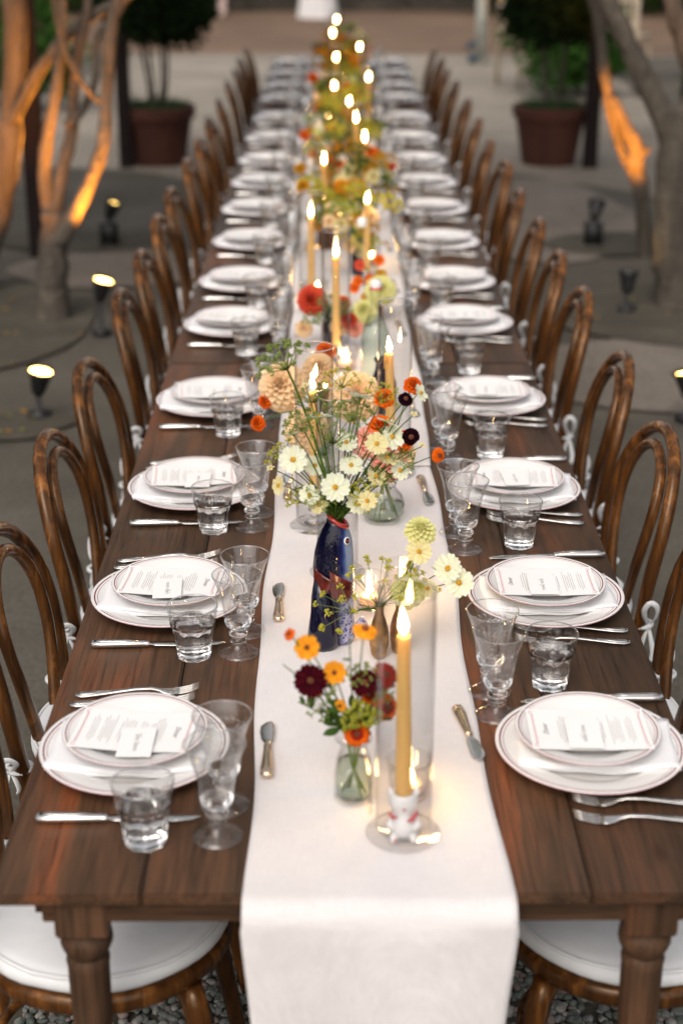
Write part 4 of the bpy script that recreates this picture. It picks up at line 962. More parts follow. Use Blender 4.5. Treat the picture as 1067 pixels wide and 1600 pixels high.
# --- fish vase
def fish_vase(x, y, z):
    t = thing('fish_vase', 'glossy navy ceramic vase shaped as an upright fish with red lips', 'vase', (x, y, z))
    m, nt_, o = mat('fish_glaze'); p = pr(nt_, rough=.05); nt_.links.new(p.outputs[0], o.inputs[0]); tc = nt_.nodes.new('ShaderNodeTexCoord')
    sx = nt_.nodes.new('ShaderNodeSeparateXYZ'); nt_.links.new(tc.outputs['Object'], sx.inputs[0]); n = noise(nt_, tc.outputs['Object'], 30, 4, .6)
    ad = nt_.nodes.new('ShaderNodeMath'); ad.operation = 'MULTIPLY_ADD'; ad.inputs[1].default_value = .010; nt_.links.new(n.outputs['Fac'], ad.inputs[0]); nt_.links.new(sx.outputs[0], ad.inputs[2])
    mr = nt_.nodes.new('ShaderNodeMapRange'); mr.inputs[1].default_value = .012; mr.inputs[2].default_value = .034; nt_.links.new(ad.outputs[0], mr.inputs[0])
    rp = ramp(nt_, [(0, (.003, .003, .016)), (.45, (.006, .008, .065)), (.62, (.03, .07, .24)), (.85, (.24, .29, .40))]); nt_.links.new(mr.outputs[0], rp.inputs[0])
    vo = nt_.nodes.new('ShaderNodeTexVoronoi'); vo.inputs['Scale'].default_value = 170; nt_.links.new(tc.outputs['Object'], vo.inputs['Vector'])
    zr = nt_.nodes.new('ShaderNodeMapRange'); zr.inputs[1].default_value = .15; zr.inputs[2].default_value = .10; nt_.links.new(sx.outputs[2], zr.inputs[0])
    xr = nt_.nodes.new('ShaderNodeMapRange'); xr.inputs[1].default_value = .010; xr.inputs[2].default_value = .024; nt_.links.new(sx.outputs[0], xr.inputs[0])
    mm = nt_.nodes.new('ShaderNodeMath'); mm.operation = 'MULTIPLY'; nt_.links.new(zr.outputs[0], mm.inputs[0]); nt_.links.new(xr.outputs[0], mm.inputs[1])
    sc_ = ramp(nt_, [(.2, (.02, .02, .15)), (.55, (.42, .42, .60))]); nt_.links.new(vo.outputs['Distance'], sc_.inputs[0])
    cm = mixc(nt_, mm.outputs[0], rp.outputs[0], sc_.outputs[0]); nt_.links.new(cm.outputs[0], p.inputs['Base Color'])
    bump_to(nt_, vo.outputs['Distance'], p, .25, .001); M['fish'] = m
    # body: stacked ellipses, centre wandering like a leaping fish
    secs = [(0, .010, .0, .030, .024), (.012, .012, 0, .034, .027), (.035, .010, 0, .034, .028), (.06, .008, 0, .034, .030), (.09, .005, 0, .038, .034), (.12, .003, 0, .040, .036), (.145, .002, 0, .0405, .036), (.17, .003, 0, .0385, .034), (.195, .005, 0, .034, .030), (.215, .008, 0, .028, .026), (.230, .010, 0, .022, .022), (.240, .0105, 0, .0185, .019)]
    b = B(); P = []
    secs = [(a_, b_ * .9, c_, d_ * .88, e_ * .92) for a_, b_, c_, d_, e_ in secs]
    for (zz, cx, cy_, rx, ry) in secs:
        P.append([(cx + rx * math.cos(a), cy_ + ry * math.sin(a), zz + (-.022 * (math.cos(a) * .5 + .5) * max(0, (zz - .19) / .05))) for a in np.linspace(0, 2 * PI, 37)[:-1]])
    n0 = b.quadgrid(P, 0, True); b.cap(list(range(n0, n0 + 36)), 0, True)
    # inner throat
    top = P[-1]; cc = np.mean(np.array(top), 0); inn = [[tuple(cc + (np.array(q) - cc) * f + np.array([0, 0, -dz])) for q in top] for f, dz in ((1, 0), (.82, .001), (.75, .02), (.3, .03))]
    b.quadgrid(inn, 0, True); body = ob('body', b.mesh('fish_body', 'fish', recalc=True), t)
    b = B(); b.tube([tuple(cc + (np.array(q) - cc) * .96 + np.array([0, 0, .001])) for q in top], .0042, 8, closed=True); ob('lips', b.mesh('fish_lips', 'redglaze', recalc=True), t)
    def surf(a, zz, off=0):
        for s0, s1 in zip(secs, secs[1:]):
            if s0[0] <= zz <= s1[0]:
                k = (zz - s0[0]) / (s1[0] - s0[0]); v = [s0[i] + (s1[i] - s0[i]) * k for i in range(5)]
                return Vector((v[1] + (v[3] + off) * math.cos(a), v[2] + (v[4] + off) * math.sin(a), zz + (-.022 * (math.cos(a) * .5 + .5) * max(0, (zz - .19) / .05))))
        return Vector((0, 0, 0))
    ey = surf(R(-48), .205, .0004); nrm = Vector((math.cos(R(-48)), math.sin(R(-48)), .25)).normalized(); q = nrm.to_track_quat('Z', 'Y').to_euler()
    b = B(); b.lathe([(.0062, 0), (.0070, .0010), (.0062, .0020), (.0050, .0022)], 20); e = ob('eye', b.mesh('eye_ring', 'whiteglaze'), t, tuple(ey), q)
    b = B(); b.lathe([(.0052, .0016), (.0036, .0028), (.0001, .0030)], 16); ob('iris', b.mesh('eye_iris', 'bluedark'), e); b = B(); b.lathe([(.0020, .0029), (.0012, .0036), (.0001, .0038)], 12); ob('pupil', b.mesh('eye_pupil', 'redglaze'), e)
    M['fin'] = simple('russet_fin_glaze', (.11, .014, .010), .12, var=.6, vscale=50, Coat_Weight=.8)
    def fin(a0, z0, rays, L, spread, dirz, m, name):
        # fan of ridged rays lying on the body
        b = B(); base = surf(a0, z0, .002); P = []
        for k in range(rays * 2 + 1):
            f = k / (rays * 2) - .5; row = []
            for u in (0, .3, .6, .85, 1.0):
                ang = dirz + f * spread; l = L * u * (1 - .35 * abs(f)); da = math.cos(ang) * l / .037; dz = math.sin(ang) * l
                zz = min(max(z0 + dz, .002), .236); pnt = surf(a0 + da, zz, .0030 + .0022 * u + (.0030 if k % 2 else -.0012) * min(1, u * 2)); row.append(tuple(pnt))
            P.append(row)
        b.quadgrid(P); o = ob(name, b.mesh(name, m), t); s = o.modifiers.new('s', 'SOLIDIFY'); s.thickness = .002; s.offset = -1
    fin(R(-100), .150, 9, .062, 1.0, R(-62), 'fin', 'pectoral_fin'); fin(R(-150), .150, 7, .050, 1.1, R(-55), 'fin', 'side_fin')
    fin(R(-72), .135, 7, .045, .9, R(-75), 'fin', 'pelvic_fin')
    # curled tail stalk in front, and fanned tail tip at right
    b = B(); pts = [(-.024, -.018, .128), (-.020, -.023, .10), (-.016, -.026, .07), (-.016, -.026, .04), (-.017, -.024, .016), (-.015, -.022, .004)]
    b.tube(pts, [.008, .017, .022, .026, .028, .027], 18, caps=True); ob('tail_stalk', b.mesh('fish_tail_stalk', 'bluedark', recalc=True), t)
    b = B(); P = []
    for k in range(13):
        f = k / 12; a = R(-55 + 110 * f); P.append([(.036 + u * .026 * math.cos(a) , -.012 + (.0012 if k % 2 else -.0012) * u, .030 + u * .026 * math.sin(a)) for u in (0, .4, .75, 1)])
    b.quadgrid(P); o = ob('tail_fin', b.mesh('fish_tail_fin', 'fish'), t); s = o.modifiers.new('s', 'SOLIDIFY'); s.thickness = .003
    return t
FX, FY = -.046, .735
fish_vase(FX, FY, ZR - .003)
FB = (FX + .008, FY, 1.0)
G2 = 'white cosmos in the fish vase'
def Fv(kind, col, x, z, face, label, dy=0, **k): flower(kind, col, (FB[0] + rnd(-.007, .007), FB[1] + rnd(-.007, .007), FB[2] - .01), (x, FY + dy, z), face, label, group=G2, **k)
Fv('cosmos', 'white', -.111, 1.112, (-.15, -.85, .5), 'open white cosmos leftmost above the fish vase', scale=1.10, dy=-.02)
Fv('daisy', 'white', -.084, 1.052, (-.1, -.8, .55), 'small creamy cosmos low at left above the fish vase', scale=.92, dy=-.03)
Fv('cosmos', 'white', -.041, 1.072, (.02, -.85, .55), 'large white cosmos in the centre just above the fish mouth', scale=1.12, dy=-.045)
Fv('daisy', 'white', -.003, 1.038, (.25, -.8, .5), 'white cosmos hanging at right of the fish mouth', scale=1.05, dy=-.03)
Fv('cosmos', 'white', -.014, 1.098, (.0, -.7, .7), 'cream white cosmos above the centre right one', scale=.92, dy=-.01)
Fv('daisy', 'cream', -.136, 1.058, (-.7, -.5, .2), 'small pale yellow cosmos farthest left, turned aside', scale=.85)
Fv('cosmos', 'white', .001, 1.215, (.2, .3, .9), 'white cosmos seen from below at top centre', scale=.95)
Fv('cosmos', 'white', -.068, 1.180, (-.1, .25, .95), 'white cosmos seen from behind at upper left centre', scale=.95, dy=.0)
Fv('cosmos', 'white', .054, 1.145, (.35, -.75, .5), 'white cosmos at right of the bouquet beside the dark one', scale=1.0)
Fv('cosmos', 'cream', .046, 1.108, (.4, -.2, .8), 'pale cosmos drooping at right of the bouquet', scale=.98)
Fv('daisy', 'white', .045, 1.172, (.3, .2, .9), 'white cosmos cup with green calyx at upper right', scale=.95)
Fv('daisy', 'white', -.110, 1.150, (-.3, .4, .8), 'half closed white cosmos behind the leftmost one', scale=.7)
Fv('daisy', 'cream', .028, 1.075, (.3, -.6, .4), 'pale yellow cosmos folded at lower right of the bouquet', scale=.9)
Fv('daisy', 'white', .100, 1.222, (.75, -.4, .5), 'white cosmos half open on the farthest upper right stem', scale=.8)
Fv('cosmos', 'white', -.022, 1.135, (-.1, -.6, .8), 'white cosmos in the upper centre between the umbels', scale=.9)
Fv('daisy', 'cream', -.068, 1.035, (-.3, -.7, .4), 'small cream cosmos lowest at left of the fish mouth', scale=.85, dy=-.03)
Fv('cosmos', 'cream', .028, 1.140, (.1, -.8, .6), 'cream cosmos right of centre beneath the cup shaped one', scale=.9, dy=-.02)
Fv('daisy', 'white', .068, 1.085, (.4, -.7, .4), 'white cosmos at lower right beside the pink roses', scale=.9)
Fv('cosmos', 'white', -.075, 1.090, (-.2, -.8, .6), 'white cosmos between the leftmost and the central one', scale=.85, dy=.01)
Fv('daisy', 'cream', .012, 1.050, (.2, -.8, .4), 'cream cosmos just right of the fish mouth', scale=.85, dy=-.05)
Fv('dark_cosmos', 'black', .076, 1.212, (.2, -.6, .6), 'near black small bloom at top right of the bouquet', n=8, scale=.8, disc='discdark')
Fv('dark_cosmos', 'black', .086, 1.145, (.1, -.95, .2), 'near black small bloom facing forward at right', n=8, scale=.95, disc='discdark')
Fv('marigold', 'orange', .134, 1.112, (.5, -.8, .2), 'small orange bloom on a long stem reaching right', n=9, scale=.85, disc='discdark')
Fv('marigold', 'gold', -.108, 1.085, (-.2, .2, 1), 'small brown gold bud at left under the leftmost cosmos', n=6, scale=.45, disc='discdark')
umbel(FB, (-.139 + .02, FY, 1.262), (-.45, -.2, .85), .05, 26, 'tall green umbel arching to the upper left', 'floret', 16, .0019, seed=31, stemr=.0024)
umbel(FB, (-.045, FY - .01, 1.135), (0, -.25, 1), .055, 24, 'wide green umbel with thin rays in the bouquet centre', 'floret', 12, .0016, seed=32, up=.9)
umbel(FB, (-.092, FY, 1.155), (-.4, -.2, .9), .036, 18, 'small green umbel at left centre of the bouquet', 'floret', 14, .0016, seed=33)
umbel(FB, (.0, FY - .02, 1.04), (.3, -.5, .7), .030, 16, 'yellow green umbel low at right over the fish', 'floretyellow', 12, .0016, seed=34)
umbel(FB, (-.015, FY + .02, 1.165), (.1, -.1, 1), .040, 20, 'pale green umbel behind the centre of the bouquet', 'floret', 12, .0016, seed=35)
umbel(FB, (-.060, FY - .03, 1.045), (-.2, -.6, .5), .028, 14, 'fine green umbel low at left over the fish', 'floret', 10, .0014, seed=36)
for q, (x, z, fx, sp_, w_) in enumerate([(-.125, 1.10, -.6, .03, 'farthest left'), (-.075, 1.20, -.2, .035, 'upper left'), (.035, 1.20, .3, .035, 'upper right'), (.03, 1.055, .5, .026, 'lower right'), (-.03, 1.225, 0, .035, 'topmost'), (.065, 1.09, .6, .028, 'right hand'), (-.10, 1.02, -.6, .024, 'lowest left')]):
    umbel(FB, (x, FY + .015, z), (fx, -.2, 1), sp_, 16, '%s wispy green umbel over the fish vase' % w_, 'floret' if q % 2 else 'floretyellow', 9, .0014, seed=140 + q, stemr=.0011)
for q, (x, z, w_) in enumerate([(-.15, 1.09, 'leftmost'), (.09, 1.185, 'upper right'), (.105, 1.13, 'right'), (-.09, 1.235, 'upper left'), (.02, 1.245, 'topmost')]):
    flower('daisy', 'cream', FB, (x, FY, z), (x * 3, -.3, 1), '%s closed cosmos bud on a thin stem over the fish vase' % w_, n=5, scale=.38, leaves=3, group=G2)
for q, (x, z) in enumerate([(-.07, 1.055), (-.02, 1.06), (-.045, 1.045), (.0, 1.03), (-.085, 1.03)]):
    leaf_sprig(FB, (x, FY - .02 + .01 * q, z), 'feathery green sprig in the fish mouth, %s' % ['upper left', 'upper right', 'front centre', 'low right', 'low left'][q], 12, .02, 40 + q)

# --- mercury glass bud vase and its pale flowers
def bud_vase(x, y, z, k, label, m='gold'):
    b = B(); b.lathe([(.001, 0), (.010 * k, 0), (.0145 * k, .008), (.0175 * k, .028), (.0165 * k, .05), (.012 * k, .070), (.008 * k, .082), (.0075 * k, .092), (.009 * k, .097), (.0075 * k, .098), (.006 * k, .09), (.001, .07)], 28)
    o = ob('bud_vase', b.mesh('bud_vase', m, recalc=True)); o.location = (x, y, z); tag(o, label, 'vase', 'small bud vases'); return o
bud_vase(.070, .690, ZR - .003, 1.0, 'bronze mirrored bud vase with pale yellow flowers, behind the taper'); bud_vase(.034, .672, ZR - .003, .98, 'bronze mirrored bud vase left of its twin, fennel in it')
BB = (.070, .690, ZR + .088); G3 = 'pale flowers in the bronze bud vases'
ball('pompon', 'lemon', BB, (.103, .70, .990), (.1, -.35, .9), 'pale yellow ball bloom highest over the bronze bud vase', 1.25, 'pompon_flower', G3)
flower('cosmos', 'cream', BB, (.100, .675, .962), (-.05, -.9, .35), 'cream cosmos under the pale yellow ball bloom', group=G3, scale=1.0)
ball('pompon', 'lemon', BB, (.082, .672, .890), (.0, -.7, .6), 'pale yellow ruffled bloom at the bud vase mouth', 1.35, 'pompon_flower', G3)
flower('cosmos', 'white', BB, (.150, .68, .928), (-.4, -.8, .5), 'cream white cosmos left of the rightmost pair', group=G3, scale=1.15, n=9)
flower('cosmos', 'white', BB, (.168, .67, .906), (.1, -.9, .45), 'cream white cosmos farthest right over the table edge', group=G3, scale=1.15, n=8)
flower('daisy', 'cream', BB, (.115, .67, .896), (.2, -.9, .3), 'small pale cosmos in profile beside the hanging bud', group=G3, scale=.8)
flower('marigold', 'cream', BB, (.135, .672, .893), (.5, -.6, .5), 'closed green bud right of the bronze bud vase', group=G3, scale=.4, n=5)
FNB = (.034, .672, ZR + .088)
umbel(FNB, (.030, .66, .868), (.05, -.25, 1), .072, 15, 'airy yellow fennel umbel with long rays beside the fish', 'floretyellow', 16, .0018, seed=51, up=1.0, crad=.0065)
umbel(FNB, (-.012, .645, .862), (-.8, -.45, .35), .052, 9, 'yellow fennel umbel lying across the fish body', 'floretyellow', 18, .0019, seed=52, up=.8, crad=.007)
umbel(FNB, (.085, .66, .905), (.1, -.3, 1), .03, 12, 'soft green fennel head behind the nearest taper flame', 'floretyellow', 14, .0018, seed=53)

# --- round clear vase with roses
t = thing('round_glass_vase', 'round clear glass vase holding pink roses behind the cosmos', 'vase', (.058, 1.285, ZR - .003)); b = B()
b.lathe([(.001, 0), (.026, 0), (.038, .006), (.046, .022), (.047, .038), (.041, .058), (.030, .070), (.026, .078), (.029, .084)], 44); b.lathe([(.029, .084), (.0265, .084), (.024, .078), (.028, .068), (.039, .056), (.0448, .038), (.044, .022), (.036, .009), (.001, .006)], 44); ob('glass', b.mesh('round_vase_glass', 'thin', recalc=True), t)
b = B(); b.lathe([(.001, .006), (.036, .0092), (.0438, .022), (.0446, .038), (.001, .0382)], 36); ob('water', b.mesh('round_vase_water', 'thingreen', recalc=True), t)
b = B(); rr = random.Random(8)
for k in range(9): a = rr.uniform(0, 6.3); b.tube([(.032 * math.cos(a), .032 * math.sin(a), .01), (.008 * math.cos(a + .4), .008 * math.sin(a + .4), .08)], .0014, 6)
ob('stems_inside', b.mesh('round_vase_stems', 'stempale'), t)
RB = (.058, 1.285, ZR + .08); G4 = 'blooms in the round glass vase'
ball('rose', 'pink', RB, (.070, 1.25, .905), (.3, -.8, .5), 'pink garden rose lowest at the round vase lip', 1.1, 'rose', G4, 1); ball('rose', 'pink', RB, (.030, 1.27, .945), (-.2, -.7, .7), 'pink garden rose behind the cosmos', 1.1, 'rose', G4)
ball('rose', 'peach', RB, (.095, 1.30, .915), (.5, -.5, .6), 'peach rose at right of the round vase', 1.1, 'rose', G4); ball('marigoldball', 'orange', RB, (.052, 1.28, .975), (0, -.5, .8), 'orange marigold above the pink roses', 1.5, 'marigold_ball', G4)
ball('marigoldball', 'orange', RB, (.098, 1.28, .945), (.5, -.6, .6), 'orange marigold at right above the peach rose', 1.3, 'marigold_ball', G4); leaf_sprig(RB, (.085, 1.22, .880), 'broad green leaf over the round vase lip', 3, .035, 61); leaf_sprig(RB, (.11, 1.28, .96), 'green leaves right of the pink roses', 6, .028, 62)
ball('marigoldball', 'orange', RB, (.060, 1.30, 1.03), (0, -.5, .8), 'orange marigold highest over the round vase', 1.2, 'marigold_ball', G4); ball('marigoldball', 'orange', RB, (.120, 1.32, 1.05), (.4, -.5, .6), 'orange marigold at upper right over the round vase', 1.1, 'marigold_ball', G4)
# --- peach dahlias vase
def plain_vase(x, y, h, r, m, label, name='glass_vase'):
    b = B(); b.lathe([(.001, 0), (r * .8, 0), (r, .01), (r, h * .55), (r * .62, h * .8), (r * .6, h * .93), (r * .75, h), (r * .6, h), (r * .5, h * .9), (r * .85, h * .5), (r * .7, .012), (.001, .01)], 28)
    o = ob(name, b.mesh(name, m, recalc=True)); o.location = (x, y, ZR); tag(o, label, 'vase', 'vases down the runner'); return o
plain_vase(-.075, 1.66, .105, .030, 'thingreen', 'clear vase holding the big peach dahlias'); DB = (-.075, 1.66, ZR + .1); G5 = 'peach dahlias'
ball('dahlia', 'peach', DB, (-.162, 1.62, .955), (-.3, -.75, .6), 'large peach dahlia left of the tall glass shade', 1.3, 'dahlia', G5); ball('dahlia', 'peach', DB, (.008, 1.64, .925), (.2, -.8, .6), 'large peach dahlia right of the tall glass shade', 1.35, 'dahlia', G5)
ball('dahlia', 'peach', DB, (-.105, 1.52, .885), (-.1, -.9, .4), 'peach dahlia low behind the tall glass shade', 1.15, 'dahlia', G5); ball('dahlia', 'peach', DB, (-.078, 1.70, .972), (-.1, -.6, .8), 'peach dahlia inside the view of the left shade', .9, 'dahlia', G5)
ball('marigoldball', 'orange', DB, (-.198, 1.60, .925), (-.6, -.6, .4), 'bright orange marigold farthest left, upper of two', 1.0, 'marigold_ball', G5); ball('marigoldball', 'orange', DB, (-.212, 1.52, .900), (-.6, -.6, .3), 'bright orange marigold farthest left, lower of two', 1.0, 'marigold_ball', G5)
ball('marigoldball', 'orange', DB, (-.062, 1.76, .995), (.0, -.6, .7), 'orange marigold behind the flame of the left shade', 1.3, 'marigold_ball', G5)
# --- swing-top bottle, blue bottle
t = thing('swing_top_bottle', 'clear swing-top water bottle with white stopper and red ring', 'bottle', (.066, 2.23, ZR)); b = B()
b.lathe([(.001, 0), (.036, 0), (.038, .004), (.038, .12), (.034, .145), (.020, .185), (.014, .21), (.0135, .245), (.016, .248), (.016, .256), (.012, .257)], 32); ob('glass', b.mesh('bottle_glass', 'thin'), t)
b = B(); b.lathe([(.001, .003), (.0355, .004), (.0365, .12), (.032, .146), (.019, .183), (.001, .184)], 28); ob('water', b.mesh('bottle_water', 'thingreen', recalc=True), t)
b = B(); b.lathe([(.0165, .257), (.0168, .262), (.001, .262)], 20); ob('seal', b.mesh('seal', 'redmark'), t); b = B(); b.lathe([(.015, .262), (.0165, .27), (.013, .280), (.001, .282)], 20); ob('stopper', b.mesh('stopper', 'whiteglaze'), t)
plain_vase(.080, 1.99, .14, .033, 'bluedark', 'dark blue glazed vase below the clear water bottle'); plain_vase(.03, 3.55, .16, .03, 'whiteglaze', 'white ceramic vase beyond the water bottle'); 
# white and blue bottle leaning further on
t = thing('swing_top_bottle', 'second clear swing-top bottle farther along, white stopper', 'bottle', (.045, 3.05, ZR)); b = B()
b.lathe([(.001, 0), (.036, 0), (.038, .004), (.038, .12), (.034, .145), (.020, .185), (.014, .21), (.0135, .245), (.016, .25)], 28); ob('glass', b.mesh('bottle_glass', 'thin'), t); b = B(); b.lathe([(.015, .25), (.0165, .262), (.013, .275), (.001, .278)], 18); ob('stopper', b.mesh('stopper', 'whiteglaze'), t)
# --- mid-distance named blooms
plain_vase(-.05, 2.62, .10, .03, 'bluedark', 'small navy glazed vase under the coral dahlia'); VB = (-.05, 2.62, ZR + .095); G6 = 'blooms of the coral dahlia bouquet'
ball('reddahlia', 'coral', VB, (-.108, 2.55, .912), (-.3, -.9, .3), 'coral red dahlia standing out at left beyond the shades', 1.35, 'dahlia', G6)
for q, (x, z, c_) in enumerate([(-.03, .835, 'peach'), (.0, .855, 'coral'), (-.02, .90, 'orange'), (-.13, .83, 'peach'), (.015, .83, 'pink')]): ball('reddahlia', c_, VB, (x, 2.55, z), (rnd(-.4, .4), -.8, .5), '%s bloom %s of the coral dahlia' % (c_, ['below right', 'at right', 'above right', 'below', 'far right'][q]), .8, 'dahlia', G6)
for q, (x, z) in enumerate([(-.06, .90), (-.02, .88), (-.10, .85), (-.04, .87)]): umbel(VB, (x, 2.52, z), (0, -.3, 1), .035, 14, 'green umbel %s the coral dahlia' % ['right of', 'far right of', 'below', 'low beside'][q], 'floret', 10, .0026, seed=70 + q)
plain_vase(.08, 2.92, .12, .028, 'thinamber', 'amber glass vase under the pale yellow ball dahlia'); YB = (.08, 2.92, ZR + .115); G7 = 'blooms of the yellow dahlia bouquet'
ball('dahlia', 'lemon', YB, (.098, 2.85, .868), (.0, -.7, .7), 'pale yellow ball dahlia behind the bottle stopper', 1.1, 'dahlia', G7); ball('dahlia', 'lemon', YB, (.046, 2.80, .815), (-.3, -.5, .8), 'pale yellow dahlia left of the bottle neck', .9, 'dahlia', G7)
for q, (x, z, c_) in enumerate([(.094, .945, 'orange'), (.066, .885, 'orange'), (.02, .86, 'orange'), (.055, .83, 'gold'), (.10, .90, 'gold'), (.13, .86, 'gold'), (.035, .93, 'coral'), (.03, .88, 'orange')]): flower('cosmos', c_, YB, (x, 2.9, z), (rnd(-.3, .3), -.9, .4), '%s bloom %s near the water bottle' % (c_, ['highest', 'at mid height', 'at far left', 'just left of the neck', 'upper right', 'farthest right', 'upper left', 'small at left'][q]), group=G7, n=8, scale=.8, disc='discdark', leaves=2)

# --- far bouquets in vases down the runner
cols = ['gold', 'orange', 'gold', 'peach', 'lemon', 'coral', 'cream', 'gold', 'yellow', 'orange']
nth = ['first', 'second', 'third', 'fourth', 'fifth', 'sixth', 'seventh', 'eighth', 'ninth', 'tenth', 'eleventh', 'twelfth', 'thirteenth', 'fourteenth', 'fifteenth', 'sixteenth', 'seventeenth', 'eighteenth', 'last']
rb = random.Random(12); yv = [3.45, 3.85, 4.2, 4.6, 5.05, 5.45, 5.85, 6.25, 6.65, 7.1, 7.55, 8.0, 8.5, 9.0, 9.5, 10.0]
FARB = {}
for bi, y in enumerate(yv):
    x = [.045, -.07, .08, -.03][bi % 4] + rb.uniform(-.02, .02); w_ = nth[bi] if bi < len(yv) - 1 else 'last'; h = rb.uniform(.10, .15)
    plain_vase(x, y, h, .03, rb.choice(['thinamber', 'thingreen', 'bluedark', 'gold', 'thinamber']), 'small vase of the %s far bouquet beyond the bottles' % w_)
    cnt = {}
    L_ = []
    for k in range(12):
        a = rb.uniform(0, 6.28); rad = rb.uniform(.03, .15)
        L_.append((x * .6 + rad * math.cos(a) * 1.1, y + rad * math.sin(a), .84 + rb.uniform(.01, .18), rb.choice(cols if bi > 0 else ['peach', 'lemon', 'cream']), rb.choice(['reddahlia', 'pompon', 'marigoldball', 'rose', 'reddahlia']), rb.uniform(.6, 1.0)))
    for k, q in enumerate(sorted(L_)):
        ball(q[4], q[3], (x, y, ZR + h - .01), q[:3], (rb.uniform(-.5, .5), -.7, .6), '%s bloom, %s from the left in the %s far bouquet beyond the bottles' % (q[3].replace('chartreuse', 'yellow green'), nth[k], w_), q[5], 'bouquet_flower', 'blooms of the far bouquets')
    L_ = []
    for k in range(9): a = rb.uniform(0, 6.28); L_.append((x * .6 + .11 * math.cos(a), y + .09 * math.sin(a), .85 + rb.uniform(0, .16)))
    for k, q in enumerate(sorted(L_)):
        umbel((x, y, ZR + h - .01), q, (rb.uniform(-.4, .4), -.3, 1), .05, 16, 'green umbel, %s from the left in the %s far bouquet beyond the bottles' % (nth[k], w_), rb.choice(['floret', 'floretyellow', 'floretyellow', 'leafg', 'p_gold']), 8, .0040, 'umbels of the far bouquets', seed=100 + bi * 5 + k, crad=.010)

# ------------------------------------------------------------------ garden uplights
def uplight(x, y, tilt, az, label, tall=False, on=True, target=None, energy=12, hz=None):
    t = thing('garden_uplight', label, 'lamp', (x, y, .016), 0, 'black garden uplights'); zb = hz or (.16 if tall else .10)
    b = B(); b.lathe([(.001, 0), (.05, 0), (.048, .012), (.012, .016), (.010, zb), (.001, zb)], 18)
    if tall: b.box((-.05, -.04, .0), (.05, .04, .13))
    ob('stake', b.mesh('lamp_stake', 'black', recalc=True), t)
    hd = ob('lamp_head', None, t) if False else None
    b = B(); b.lathe([(.001, 0), (.024, 0), (.030, .02), (.044, .085), (.055, .108), (.052, .108), (.042, .088), (.001, .086)], 24)
    rot = (tilt, 0, az); hd = ob('lamp_head', b.mesh('lamp_head', 'black', recalc=True), t, (0, 0, zb - .01), rot)
    b = B(); b.lathe([(.001, .094), (.0465, .0945), (.001, .0955)], 24); ob('lens', b.mesh('lamp_lens', 'lampglow', recalc=True), hd)
    if target:
        ld = bpy.data.lights.new('uplight_beam', 'SPOT'); ld.energy = energy; ld.color = (1, .34, .035); ld.spot_size = R(38 if y < 5 and x < 0 else 30 if x > 0 else 58); ld.spot_blend = .7; ld.shadow_soft_size = .03
        lo = bpy.data.objects.new('uplight_beam', ld); C.objects.link(lo); src = Vector((x, y, zb + .14)); d = Vector(target) - src; lo.location = src + d.normalized() * .04; lo.rotation_euler = d.to_track_quat('-Z', 'Y').to_euler()
uplight(-1.229, 4.20, R(14), R(60), 'lit black uplight nearest at left, glowing upward', target=(-1.95, 6.2, 1.0), energy=330)
uplight(-1.150, 5.42, R(16), R(70), 'lit black uplight second at left beside the bentwood chairs', target=(-1.20, 5.70, .80), energy=110, hz=.17)
uplight(-1.371, 7.36, R(22), R(100), 'lit black uplight on a box, farthest at left by the post', tall=True, target=(-1.55, 6.3, 1.2), energy=520)
uplight(1.488, 7.345, R(-40), R(-20), 'black uplight on a box, farthest at right, turned to the trunk', tall=True, target=(1.62, 7.05, .62), energy=0.1)
uplight(1.419, 5.82, R(-16), R(-10), 'black uplight at right in the dark soil bed', target=(1.60, 6.95, .70), energy=420)
uplight(1.368, 4.14, R(-14), R(60), 'lit black uplight cut by the right picture edge', target=(1.75, 5.7, 1.6), energy=60)

# ------------------------------------------------------------------ trees
def crown_mesh(parts, n, size, m, seed=0):
    rg = np.random.default_rng(seed); V = []; per = [max(1, int(n * p[4])) for p in parts]
    allc = []
    for (cx, cy_, cz, rad, wgt), k in zip(parts, per):
        nc = max(6, k // 60); cc = rg.normal(0, 1, (nc, 3)); cc /= np.linalg.norm(cc, axis=1, keepdims=True); cc *= rad * rg.uniform(.35, 1, (nc, 1)) ** .6
        idx = rg.integers(0, nc, k); allc.append(np.array([cx, cy_, cz]) + cc[idx] * [1, 1, .8] + rg.normal(0, rad * .13, (k, 3)))
    p = np.concatenate(allc); N = len(p); d = rg.normal(0, 1, (N, 3)); d[:, 2] *= .6; d /= np.linalg.norm(d, axis=1, keepdims=True); u = rg.normal(0, 1, (N, 3)); s_ = np.cross(d, u); s_ /= np.linalg.norm(s_, axis=1, keepdims=True)
    L = size * rg.uniform(.6, 1.3, (N, 1)); W = L * .38
    verts = np.stack([p, p + d * L * .5 + s_ * W, p + d * L, p + d * L * .5 - s_ * W], 1).reshape(-1, 3); F = np.arange(N * 4).reshape(-1, 4)
    me = bpy.data.meshes.new('crown'); me.from_pydata(verts.tolist(), [], F.tolist()); me.materials.append(M[m]); me.update(); return me
